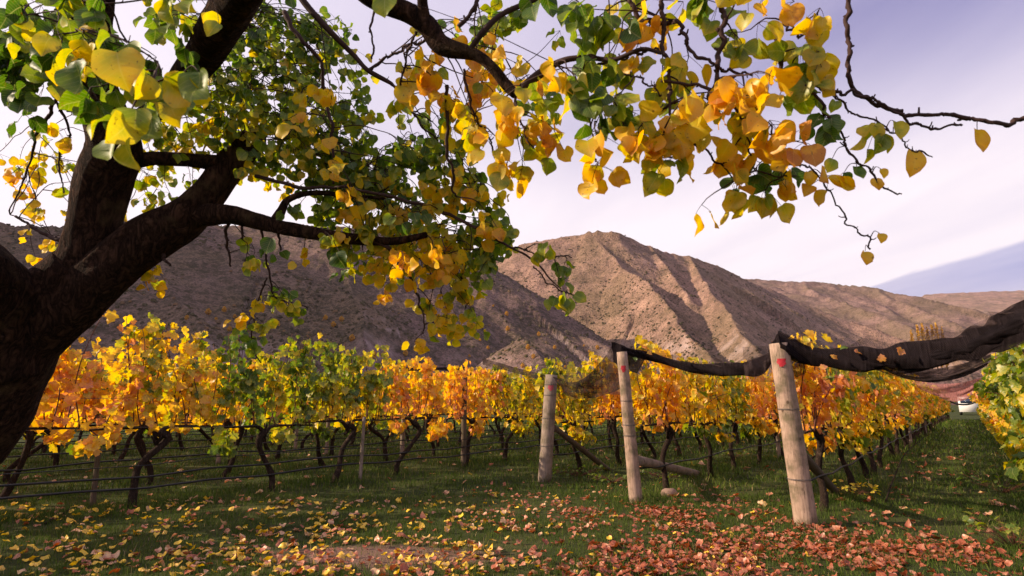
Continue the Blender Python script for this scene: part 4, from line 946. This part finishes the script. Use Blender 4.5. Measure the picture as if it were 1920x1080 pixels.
def spurs(mb, pp, rr, r, dens=0.22):
    """knobbly fruit spurs along a twig"""
    for i in range(3, len(pp)-2):
        if r.random() < dens:
            d = r.normal(0, 1, 3); d /= np.linalg.norm(d); L = r.uniform(0.006, 0.016)
            q = np.array([pp[i], pp[i]+d*L*0.6, pp[i]+d*L+np.array([0, 0, 0.004])]); tube(mb, q, [rr[i]*0.75, rr[i]*0.55, rr[i]*0.5], 5)
rt = np.random.default_rng(99)
for si, spec in enumerate(TW):
    pp, rr = twigpath(spec, si+40); mb = MB(); tube(mb, pp-np.array(TB), rr, 7); spurs(mb, pp-np.array(TB), rr, rt)
    link('twig', mb.mesh('twig', M['twig']), tree)
    for q, r_ in zip(pp, rr): NODES.append((q, r_))
NP = np.array([q for q, r_ in NODES]); NRr = np.array([r_ for q, r_ in NODES])

# leaf clusters: px, py, rx, ry, depth, leaves, colour, spread
CL = [(60, 30, 75, 50, 1.5, 26, .33), (30, 150, 60, 45, 1.7, 30, .22), (110, 150, 45, 35, 1.6, 16, .25), (160, 30, 60, 35, 1.6, 14, .40), (130, 95, 60, 30, 1.35, 16, .55), (180, 90, 40, 30, 1.2, 7, .55),
      (215, 140, 50, 32, 0.98, 8, .66), (150, 140, 25, 25, 1.0, 4, .22), (250, 225, 26, 40, 0.92, 5, .46), (290, 60, 50, 55, 2.0, 30, .28), (370, 165, 45, 38, 0.98, 7, .40), (300, 130, 45, 35, 1.1, 9, .55), (255, 100, 50, 40, 1.5, 14, .40),
      (20, 60, 40, 40, 1.6, 16, .30), (200, 10, 60, 20, 1.3, 8, .3), (235, 25, 30, 30, 1.2, 4, .3), (370, 20, 30, 20, 1.3, 5, .6), (350, 60, 40, 40, 2.2, 20, .4),
      (75, 300, 55, 60, 3.0, 30, .72), (30, 340, 40, 50, 3.0, 12, .85), (100, 400, 40, 40, 2.9, 16, .75), (60, 460, 30, 30, 2.9, 8, .75), (120, 460, 14, 24, 2.8, 9, .66), (130, 330, 50, 50, 2.9, 24, .55), (140, 260, 25, 25, 2.3, 6, .5),
      (330, 250, 55, 55, 2.7, 60, .42), (290, 340, 70, 50, 2.9, 45, .55), (260, 390, 50, 30, 2.9, 18, .6), (450, 110, 70, 75, 2.7, 110, .26), (540, 70, 80, 70, 2.8, 120, .28), (500, 200, 85, 70, 2.8, 140, .38), (600, 170, 80, 80, 2.8, 140, .34),
      (440, 200, 60, 60, 2.5, 50, .50), (400, 240, 50, 40, 2.7, 45, .48), (560, 290, 90, 60, 2.8, 120, .36), (640, 270, 75, 70, 2.8, 120, .34), (480, 320, 60, 40, 2.9, 45, .45), (530, 250, 60, 60, 2.4, 30, .62),
      (680, 350, 85, 55, 2.8, 110, .28), (760, 380, 80, 50, 2.7, 80, .42), (600, 370, 70, 40, 2.9, 50, .50), (420, 40, 50, 40, 2.4, 22, .33), (640, 100, 50, 60, 2.9, 50, .25), (700, 300, 50, 50, 2.7, 55, .25), (470, 40, 60, 40, 2.9, 50, .3),
      (650, 330, 50, 40, 2.2, 16, .78), (600, 210, 60, 60, 2.2, 20, .7), (690, 400, 60, 40, 2.3, 24, .6), (640, 440, 50, 25, 2.4, 20, .3), (590, 420, 40, 18, 2.6, 14, .3),
      (720, 460, 85, 45, 2.7, 100, .60), (800, 440, 80, 45, 2.7, 90, .66), (780, 510, 85, 45, 2.7, 90, .76), (860, 480, 65, 50, 2.6, 70, .66), (905, 440, 50, 45, 2.5, 45, .36), (850, 560, 55, 45, 2.6, 50, .70), (810, 615, 40, 25, 2.6, 24, .66),
      (740, 500, 30, 30, 2.3, 12, .8), (905, 500, 30, 40, 2.4, 26, .28), (820, 470, 70, 40, 2.3, 30, .78), (870, 590, 30, 25, 2.6, 12, .7), (780, 640, 12, 10, 2.4, 4, .75),
      (735, 180, 40, 35, 2.0, 14, .62), (760, 140, 30, 25, 2.0, 8, .55), (840, 150, 55, 45, 1.9, 34, .76), (900, 150, 50, 45, 1.9, 32, .78), (870, 230, 45, 45, 2.0, 30, .66), (820, 290, 55, 50, 2.4, 55, .30), (860, 340, 50, 45, 2.4, 50, .36), (780, 300, 40, 40, 2.5, 35, .25),
      (900, 240, 30, 35, 1.75, 14, .78), (960, 290, 36, 48, 1.7, 20, .70), (945, 200, 30, 25, 1.6, 8, .75), (1000, 60, 70, 50, 2.3, 45, .36), (990, 120, 50, 40, 2.0, 24, .74), (940, 70, 50, 40, 2.2, 26, .45), (850, 360, 50, 30, 2.3, 26, .72), (930, 370, 30, 20, 2.3, 12, .8), (900, 400, 50, 30, 2.5, 26, .34),
      (1070, 60, 50, 40, 1.45, 12, .40), (1080, 20, 60, 20, 1.5, 8, .25), (1060, 110, 35, 35, 1.35, 8, .62), (1020, 200, 40, 45, 2.1, 26, .45), (1045, 250, 32, 32, 1.7, 12, .66), (1080, 160, 36, 32, 1.35, 8, .50), (1120, 135, 36, 32, 1.45, 10, .34),
      (1105, 225, 24, 36, 1.4, 9, .26), (1110, 270, 12, 14, 1.4, 3, .75), (1116, 330, 26, 22, 1.45, 7, .76), (1165, 190, 36, 30, 1.4, 9, .52), (1190, 60, 28, 30, 1.5, 9, .78), (1195, 270, 28, 28, 1.4, 8, .84), (1240, 245, 40, 36, 1.4, 12, .82),
      (1250, 300, 24, 24, 1.4, 5, .60), (1295, 205, 24, 24, 1.25, 4, .84), (1340, 215, 36, 36, 1.4, 8, .62), (1300, 120, 40, 36, 1.5, 10, .60), (1370, 140, 38, 34, 1.3, 7, .82), (1430, 165, 46, 28, 1.25, 8, .86), (1400, 215, 36, 30, 1.4, 8, .55),
      (1330, 40, 30, 40, 1.5, 10, .40), (1355, 90, 26, 20, 1.5, 5, .55), (1375, 285, 26, 22, 1.4, 6, .78), (1350, 352, 26, 24, 1.45, 8, .80), (1460, 235, 44, 32, 1.3, 10, .85), (1430, 240, 26, 26, 1.3, 5, .80), (1495, 275, 14, 14, 1.35, 3, .85), (1455, 345, 38, 18, 1.45, 10, .72),
      (1525, 355, 26, 14, 1.5, 4, .82), (1410, 310, 20, 16, 1.5, 4, .2), (1450, 310, 12, 10, 1.5, 2, .25), (1430, 20, 70, 22, 1.35, 10, .58), (1520, 20, 36, 26, 1.4, 8, .78), (1540, 90, 24, 34, 1.45, 10, .50), (1500, 100, 24, 24, 1.5, 6, .5), (1500, 165, 34, 26, 1.5, 8, .56),
      (1540, 235, 18, 16, 1.5, 4, .25), (1240, 10, 60, 20, 1.6, 8, .4), (1660, 250, 34, 20, 1.45, 5, .62), (1220, 170, 36, 36, 1.6, 10, .4), (1270, 270, 40, 30, 1.6, 10, .7), (1160, 110, 30, 30, 1.6, 8, .6), (1180, 150, 40, 30, 1.8, 10, .5),
      (465, 480, 18, 24, 2.7, 14, .56), (505, 560, 30, 14, 2.7, 10, .62), (530, 540, 20, 14, 2.7, 6, .40), (560, 575, 22, 10, 2.7, 9, .40), (500, 600, 16, 14, 2.7, 7, .6), (480, 640, 14, 18, 2.75, 7, .5), (590, 495, 14, 10, 2.6, 5, .75), (460, 600, 14, 10, 2.8, 4, .8),
      (275, 520, 20, 12, 2.7, 9, .70), (308, 495, 12, 8, 2.7, 3, .7), (1045, 480, 32, 12, 2.2, 12, .34), (1060, 550, 32, 10, 2.2, 13, .40), (965, 450, 22, 22, 2.3, 12, .36), (930, 420, 18, 22, 2.2, 12, .66), (505, 460, 10, 8, 2.6, 2, .15), (635, 490, 12, 10, 2.2, 2, .12), (740, 425, 30, 20, 2.2, 8, .15)]
SG = [(1832, 262, 42, .84, 1.45), (1712, 305, 50, .88, 1.45), (1622, 483, 26, .86, 1.46), (1650, 446, 18, .8, 1.46), (1558, 240, 36, .30, 1.46), (1516, 333, 26, .80, 1.46), (1640, 345, 22, .85, 1.46), (1652, 325, 18, .8, 1.46), (1582, 336, 26, .22, 1.46),
      (1606, 325, 28, .25, 1.46), (1560, 310, 26, .5, 1.46), (1568, 198, 22, .45, 1.46), (1298, 205, 46, .82, 1.2), (218, 130, 78, .62, 0.95), (372, 165, 70, .38, 0.95), (255, 230, 56, .48, 0.92), (280, 245, 56, .36, 0.95), (148, 145, 62, .26, 1.0), (938, 200, 46, .74, 1.5),
      (980, 180, 30, .55, 1.5), (1220, 310, 30, .52, 1.4), (1290, 210, 40, .8, 1.3), (508, 460, 30, .18, 2.4), (632, 488, 32, .15, 2.2), (1175, 75, 40, .8, 1.5), (20, 335, 16, .85, 2.9), (36, 328, 14, .85, 2.9), (1065, 20, 30, .2, 1.5), (720, 8, 44, .4, 1.2), (1655, 270, 36, .4, 1.45), (1680, 245, 36, .55, 1.45), (1640, 245, 30, .6, 1.45)]
LP = []; LD = []; LN = []; LC = []; LSz = []
rc = np.random.default_rng(2024)
def bough(cx, cy, rx, ry, d, n, col, idx, parent_tw):
    global NP, NRr
    grown = []
    C = np.array(P(cx, cy, d)); sx = rx*d/F; sz = ry*d/F; dz = min(0.35, 0.9*max(sx, sz)+0.03)
    # attach to the nearest wood, preferring what is above
    dist = np.linalg.norm(NP-C, axis=1)+np.where(NP[:, 2] < C[2], 0.25, 0)-np.minimum(NRr, 0.02)
    a = NP[np.argmin(dist)]; mb = MB()
    nt = max(1, int(round(n/7)))
    near_ = np.where(dist < dist.min()+0.16)[0]
    for k in range(nt):
        e = C+np.array([rc.uniform(-1, 1)*sx, rc.uniform(-1, 1)*dz, rc.uniform(-0.9, 1)*sz])
        a = NP[near_[int(rc.integers(0, len(near_)))]] if k else a
        L = np.linalg.norm(e-a); m1 = a+(e-a)*0.35+np.array([0, 0, 0.10*L])+rc.normal(0, 0.05*L, 3); m2 = a+(e-a)*0.75+np.array([0, 0, 0.05*L])+rc.normal(0, 0.05*L, 3)
        nn_ = max(8, int(L*40)); pp, rr = smooth_path([a, m1, m2, e], [0.0026, 0.0020, 0.0015, 0.0010], nn_)
        for j in range(3): pp[1:, j] += 0.010*(vnoise(np.linspace(0, nn_*0.3, nn_)[1:], idx*3+k+j)-0.5)
        tube(mb, pp-np.array(TB), rr, 5); grown.append(pp[nn_//3:])
        if nn_ < 40: spurs(mb, pp-np.array(TB), rr, rc, 0.25)
        m_ = n//nt+(1 if k < n % nt else 0)
        bc = rc.normal(0, 0.09)
        nb = max(1, int(round(m_/3.2)))       # bunches along the outer half of the twig
        for b in range(nb):
            s = 1.0 if b == 0 else rc.uniform(0.45, 1.0); q = pp[min(len(pp)-1, int(s*(len(pp)-1)))]
            for w in range(max(1, m_//nb)):
                size = rc.uniform(0.044, 0.072)*(0.84 if d < 1.2 else 0.85 if d < 1.75 else 0.84 if d < 2.35 else 0.72); pet = rc.uniform(0.012, 0.04)
                dr = np.array([rc.normal(0, 0.55), rc.normal(0, 0.55), -1.0+rc.normal(0, 0.35)]); dr /= np.linalg.norm(dr)
                off = np.array([rc.normal(0, 0.016), rc.normal(0, 0.016), rc.normal(0, 0.012)])
                st = q+off+dr*pet
                tube(mb, np.array([q, q+off*0.6+dr*pet*0.5, st])-np.array(TB), [0.0008, 0.0007, 0.0007], 3, cap=False)
                LP.append(st); LD.append(dr); LN.append([rc.normal(0, 0.8), -0.7+rc.normal(0, 0.8), rc.normal(0, 0.4)])
                LC.append(np.clip(col+bc+rc.normal(0, 0.075), 0, 0.97)); LSz.append(size)
    link('twig', mb.mesh('twig', M['twig']), parent_tw)
    g_ = np.concatenate(grown)[::2]; NP = np.vstack([NP, g_]); NRr = np.concatenate([NRr, np.full(len(g_), 0.001)])
for i, c in enumerate(CL):
    c = list(c)
    if c[4] > 2.35: c[5] = int(c[5]*(1.9 if c[6] < 0.55 else 1.5)); c[6] = c[6]+(0.05 if c[6] < 0.5 else -0.09)
    elif 1.2 < c[4] < 1.8: c[5] = int(c[5]*1.35)+1; c[6] = c[6]-0.05
    bough(*c, i, tree)
for (cx, cy, wpx, col, d) in SG:
    size = wpx*d/F*1.05; st = np.array(P(cx, cy-wpx*0.45, d))
    k = np.argmin(np.linalg.norm(NP-st, axis=1)); a = NP[k]; mb = MB()
    pp, rr = smooth_path([a, (a+st)/2+np.array([0, 0, 0.012]), st], [0.0016, 0.001, 0.0008], 8); tube(mb, pp-np.array(TB), rr, 4)
    link('twig', mb.mesh('twig', M['twig']), tree)
    LP.append(st); LD.append([rc.normal(0, 0.18), rc.normal(0, 0.1), -1]); LN.append([rc.normal(0, 0.25), -1, rc.normal(0, 0.25)]); LC.append(col); LSz.append(size)
LP, LD, LN, LC, LSz = [np.array(q, float) for q in (LP, LD, LN, LC, LSz)]
LR = frames(LD, LN); dep = np.linalg.norm(LP-np.array([0, 0, CAM_H]), axis=1)
seen = (LP[:, 2]-CAM_H)/np.maximum(LP[:, 1], .1) < 0.78
order = np.argsort(-(LSz/dep)*np.where(seen, 1, 0.2)); near, rest = order[:300], order[300:]
for i in near: leaf_obj('leaf', leaf_var('apricot', LC[i], 'apricot_leaf'), tree, LP[i], LR[i], LSz[i], inv_tree)
mb = MB(); leaf_batch(mb, 'apricot', LP[rest]-np.array(TB), LR[rest], LSz[rest], LC[rest]); tag(link('foliage', mb.mesh('foliage', M['apricot_leaf']), tree), kind='stuff')
print('apricot leaves', len(LP))

# ------------------------------------------------------------------ grass
def grass_patch(x0, x1, y0, y1, dens, hgt, wid, seed, keep=None):
    r = np.random.default_rng(seed); N = int((x1-x0)*(y1-y0)*dens); x = r.uniform(x0, x1, N); y = r.uniform(y0, y1, N)
    inside = np.abs(x) < 1.05*y+2.0; x, y = x[inside], y[inside]
    dn = fbm2(x/0.7, y/0.7, 4, 41); pr = np.clip((dn-0.22)*3.2, 0.25, 1)
    q = np.hypot((x-bare.x)*0.8, (y-bare.y)*1.9)+(dn-0.5)*1.2; pr = np.where(q < 0.85, 0.12, pr)
    k = r.random(len(x)) < pr; x, y, dn, q = x[k], y[k], dn[k], q[k]; N = len(x)
    h = hgt*r.uniform(0.5, 1.3, N)*(0.6+1.0*fbm2(x/0.35+7, y/0.35, 3, 43))
    # taller, rougher growth under the rows and round the posts
    nn_ = x*NN.x+y*NN.y; uu_ = x*UU.x+y*UU.y; tall = np.zeros(N)
    for rw in ROWS[:6]: tall = np.maximum(tall, np.exp(-((nn_-rw['n'])/0.35)**2)*(uu_ > {0: 6, 1: 7.3, 2: 7.4, 3: 8.4}.get(ROWS.index(rw), -9)))
    for b in (b1, b2, b3): tall = np.maximum(tall, np.exp(-(((x-b.x)**2+(y-b.y)**2)/0.07)))
    h = h*(1+1.3*tall*r.uniform(0.2, 1.2, N))
    a = r.uniform(0, 2*PI, N); w = wid*r.uniform(0.7, 1.3, N); lean = h*r.uniform(0.1, 0.8, N); la = r.uniform(0, 2*PI, N)
    z0 = ground_h(x, y)-0.005
    cx, sx = np.cos(a)*w/2, np.sin(a)*w/2; lx, ly = np.cos(la)*lean, np.sin(la)*lean
    V = np.stack([np.stack([x-cx, y-sx, z0], -1), np.stack([x+cx, y+sx, z0], -1), np.stack([x+cx*.8+lx*.35, y+sx*.8+ly*.35, z0+h*.6], -1), np.stack([x-cx*.8+lx*.35, y-sx*.8+ly*.35, z0+h*.6], -1), np.stack([x+lx, y+ly, z0+h], -1)], 1)
    i = np.arange(N)[:, None]*5
    col = np.clip(0.25+0.5*(fbm2(x/1.1, y/1.1, 3, 44)-0.3)+r.normal(0, 0.13, N)+np.where(r.random(N) < 0.09, 0.45, 0)+np.where(q < 0.9, 0.35, 0), 0, 1)
    return V.reshape(-1, 3), i+np.array([[0, 1, 2, 3]]), i+np.array([[3, 2, 4]]), np.repeat(col, 5)
mb = MB()
for a in [(-7, 8, 3.2, 9.0, 1500, 0.052, 0.0052, 1), (-12, 13, 9.0, 15.0, 420, 0.07, 0.009, 2), (-16, 24, 15.0, 26.0, 110, 0.09, 0.018, 3), (-22, 40, 26, 46, 28, 0.11, 0.04, 4)]:
    V, q4, q3, col = grass_patch(*a); mb.add(V, [q4, q3], col)
tag(link('grass', mb.mesh('grass', M['grass'], False)), 'green mown grass between the leaves and posts', 'grass', kind='stuff')

# ------------------------------------------------------------------ fallen leaves
fl = []
rf = np.random.default_rng(31)
def scatter(n, fx, fy, mean, sp, s0, s1, kind='apricot'):
    for _ in range(n):
        p = G(fx(rf), fy(rf)); p += Vector((rf.normal(0, 0.1), rf.normal(0, 0.1), 0))
        fl.append((p.x, p.y, float(np.clip(rf.normal(mean, sp), 0.02, 0.98)), rf.uniform(s0, s1)*(0.85 if mean < 0.45 else 1), kind))
U = lambda a, b: (lambda r: r.uniform(a, b))
Nrm = lambda m_, s_: (lambda r: r.normal(m_, s_))
scatter(560, U(-100, 900), U(940, 1085), 0.90, 0.07, 0.05, 0.08)
scatter(260, U(600, 1500), U(930, 1085), 0.88, 0.07, 0.04, 0.065)
scatter(700, U(50, 1100), U(940, 1085), 0.52, 0.14, 0.04, 0.075)
scatter(330, U(850, 1250), U(905, 1000), 0.42, 0.14, 0.04, 0.08)
scatter(1500, Nrm(1500, 230), lambda r: 1030+r.normal(0, 38), 0.32, 0.10, 0.045, 0.085)
scatter(700, Nrm(1250, 90), lambda r: 962+r.normal(0, 16), 0.34, 0.10, 0.045, 0.08)
scatter(900, U(1050, 1850), U(1020, 1085), 0.26, 0.10, 0.045, 0.085)
scatter(220, Nrm(700, 140), Nrm(1045, 22), 0.36, 0.12, 0.04, 0.07)
scatter(170, U(0, 1000), U(850, 960), 0.60, 0.18, 0.05, 0.11, 'vine')
scatter(150, U(1300, 1900), U(850, 1000), 0.48, 0.14, 0.06, 0.12, 'vine')
scatter(90, U(1650, 1900), U(790, 900), 0.5, 0.15, 0.06, 0.11, 'vine')
scatter(260, U(-100, 1700), U(800, 880), 0.62, 0.15, 0.06, 0.12, 'vine')
fl = [f for f in fl if rf.random() < np.clip((fbm2(np.array([f[0]*1.6]), np.array([f[1]*1.6]), 4, 71)[0]-0.34)*5, 0.18, 1)]
N = len(fl); x = np.array([f[0] for f in fl]); y = np.array([f[1] for f in fl]); lc = np.array([f[2] for f in fl]); sz = np.array([f[3] for f in fl]); kd = np.array([f[4] for f in fl])
z = ground_h(x, y)+rf.uniform(0.012, 0.04, N)
ph = rf.uniform(0, 2*PI, N); D = np.stack([np.cos(ph), np.sin(ph), rf.normal(0, 0.22, N)], -1); Nn = np.stack([rf.normal(0, 0.35, N), rf.normal(0, 0.35, N), np.where(rf.random(N) < 0.8, 1.0, -1.0)], -1)
RR = frames(D, Nn); pos = np.stack([x, y, z], -1); infr = (np.abs(x) < 0.9*y) & (y > 4.6)
order = np.argsort(-np.where(infr, sz/np.hypot(x, y), 0)); near, rest = order[:300], order[300:]
for kk in ('apricot', 'vine'):
    mb = MB(); sel = rest[kd[rest] == kk]
    leaf_batch(mb, kk, pos[sel], RR[sel], sz[sel], lc[sel], fold=rf.uniform(-0.2, 0.6, len(sel)), curl=rf.normal(0, 0.8, len(sel)), wob=rf.uniform(0.05, 0.14, len(sel)))
    tag(link('fallen_leaves', mb.mesh('fallen_leaves', M['dead_leaf'])), 'carpet of %s fallen leaves on the grass' % ('small rounded' if kk == 'apricot' else 'broad lobed'), 'fallen leaves', kind='stuff')
for i in near:
    c = lc[i]; cw_ = 'dark brown' if c < 0.15 else 'rust red' if c < 0.38 else 'dusty pink' if c < 0.58 else 'pale tan' if c < 0.76 else 'yellow'
    sxp = 960+F*x[i]/(y[i]*cP)
    wh = ['in the bottom left corner', 'on the grass below the left vines', 'left of the bare soil patch', 'beside the bare soil patch', 'below the grey end post', 'between the grey and middle posts',
          'below the slim middle post', 'between middle and pale posts', 'at the foot of the pale post', 'right of the pale leaning post'][int(np.clip((sxp-60)/172, 0, 9))]
    dd_ = math.hypot(x[i], y[i]); rg = 'nearest the camera' if dd_ < 5.25 else 'a little farther back' if dd_ < 5.9 else 'farther back'
    shp = 'lobed' if kd[i] == 'vine' else 'rounded'
    lab = '%s %s fallen leaf %s, %s' % (cw_, shp, wh, rg)
    o = leaf_obj('fallen_leaf', leaf_var(kd[i], c, 'dead_leaf', True), None, pos[i], RR[i], sz[i]); tag(o, lab, 'fallen leaf', lab.replace('leaf', 'leaves', 1))

# ------------------------------------------------------------------ odds and ends on the ground
def stick(spec, r0, mat, name, lab, cat):
    pts = [Vector(p) for p in spec]; pp, rr = smooth_path([p-pts[0] for p in pts], np.linspace(r0, r0*0.5, len(pts)), 26)
    for j in range(3): pp[1:, j] += r0*1.6*(vnoise(np.linspace(0, 10, 26)[1:], j+3)-0.5)
    mb = MB(); tube(mb, pp, rr, 7, 0.2, 12); return tag(link(name, mb.mesh(name, M[mat]), None, pts[0]), lab, cat)
def GZ(px, py, z): p = G(px, py); return Vector((p.x, p.y, z))
stick([GZ(85, 985, 0.02), GZ(120, 966, 0.04), GZ(150, 955, 0.05)], 0.014, 'vine_bark', 'fallen_stick', 'bare grey stick lying in the dark grass at the lower left', 'stick')
stick([GZ(1660, 945, 0.02), PY(1672, 905, 8.6), PY(1690, 862, 9.2), PY(1712, 836, 10.2), PY(1745, 812, 12)], 0.011, 'vine_bark', 'loose_cane', 'pale twisting cane trailing from the pale post row to the ground', 'cane')
stick([PY(1560, 826, 8.2), PY(1545, 845, 8.1), PY(1520, 860, 8.0), PY(1516, 880, 7.95)], 0.018, 'vine_bark', 'pruned_stub', 'knobbly pruned vine stub hanging beside the pale leaning post', 'cane')
# stone
def rock(loc, s, lab, seed):
    u_ = np.linspace(0, 2*PI, 14, endpoint=False); v_ = np.linspace(0.0, PI, 8); V = []
    for a in v_:
        for b in u_:
            d = np.array([math.sin(a)*math.cos(b), math.sin(a)*math.sin(b), math.cos(a)]); k = 0.75+0.5*float(fbm2(np.array([d[0]*1.4+seed]), np.array([d[1]*1.4+d[2]*2+9]), 3, seed)[0])
            V.append(d*k*np.array(s))
    idx = [(i*14+j, i*14+(j+1) % 14, (i+1)*14+(j+1) % 14, (i+1)*14+j) for i in range(7) for j in range(14)]
    mb = MB(); mb.add(V, [np.array(idx)]); return tag(link('stone', mb.mesh('stone', M['stone'], True), None, loc), lab, 'stone')
rock(G(1255, 930)+Vector((0, 0, 0.03)), (0.13, 0.09, 0.08), 'pinkish stone lying in the grass right of the slim middle post', 3)
# leafy weeds under the rows
def weed(loc, n, rad, hgt, col, lab, group, seed, size=0.06):
    r = np.random.default_rng(seed); root = empty('leafy_weed', loc, 0, label=lab, cat='weed', group=group)
    st = MB(); fo = MB(); pos = []; D = []; Nn = []
    for k in range(n):
        a = r.uniform(0, 2*PI); L = rad*math.sqrt(r.random()); e = np.array([math.cos(a)*L, math.sin(a)*L, hgt*r.uniform(0.3, 1)])
        tube(st, np.array([[0, 0, -0.01], e*0.5+[0, 0, 0.02], e]), [0.003, 0.002, 0.0015], 4); pos.append(e); D.append([math.cos(a), math.sin(a), r.normal(0, .4)]); Nn.append([r.normal(0, .4), r.normal(0, .4), 1])
    pos, D, Nn = map(np.array, (pos, D, Nn)); leaf_batch(fo, 'vine', pos, frames(D, Nn), size*r.uniform(0.6, 1.2, n), np.clip(r.normal(col, 0.08, n), 0, 1))
    link('stems', st.mesh('stems', M['cane']), root); link('leaves', fo.mesh('leaves', M['grape_leaf']), root)
weed(G(1905, 1030), 34, 0.34, 0.28, 0.24, 'bright green leafy weed in the bottom right corner', None, 5, 0.07)
weed(G(1880, 925), 40, 0.5, 0.3, 0.16, 'dark leafy weed under the row at the right edge', None, 6, 0.075)
weed(G(1085, 893), 60, 0.5, 0.16, 0.12, 'low dark weed patch just right of the grey end post', None, 7, 0.06)
weed(G(1150, 905), 50, 0.4, 0.14, 0.16, 'low weed patch at the foot of the steep brace pole', None, 8, 0.055)
weed(G(1245, 900), 40, 0.4, 0.15, 0.18, 'weed patch behind the slim middle post', None, 9, 0.055)
weed(G(1380, 860), 40, 0.4, 0.22, 0.12, 'weed patch between the middle and pale post rows', None, 10, 0.06)
weed(G(1600, 930), 40, 0.35, 0.2, 0.55, 'dry yellowing weed beside the dark brace pole', None, 11, 0.06)
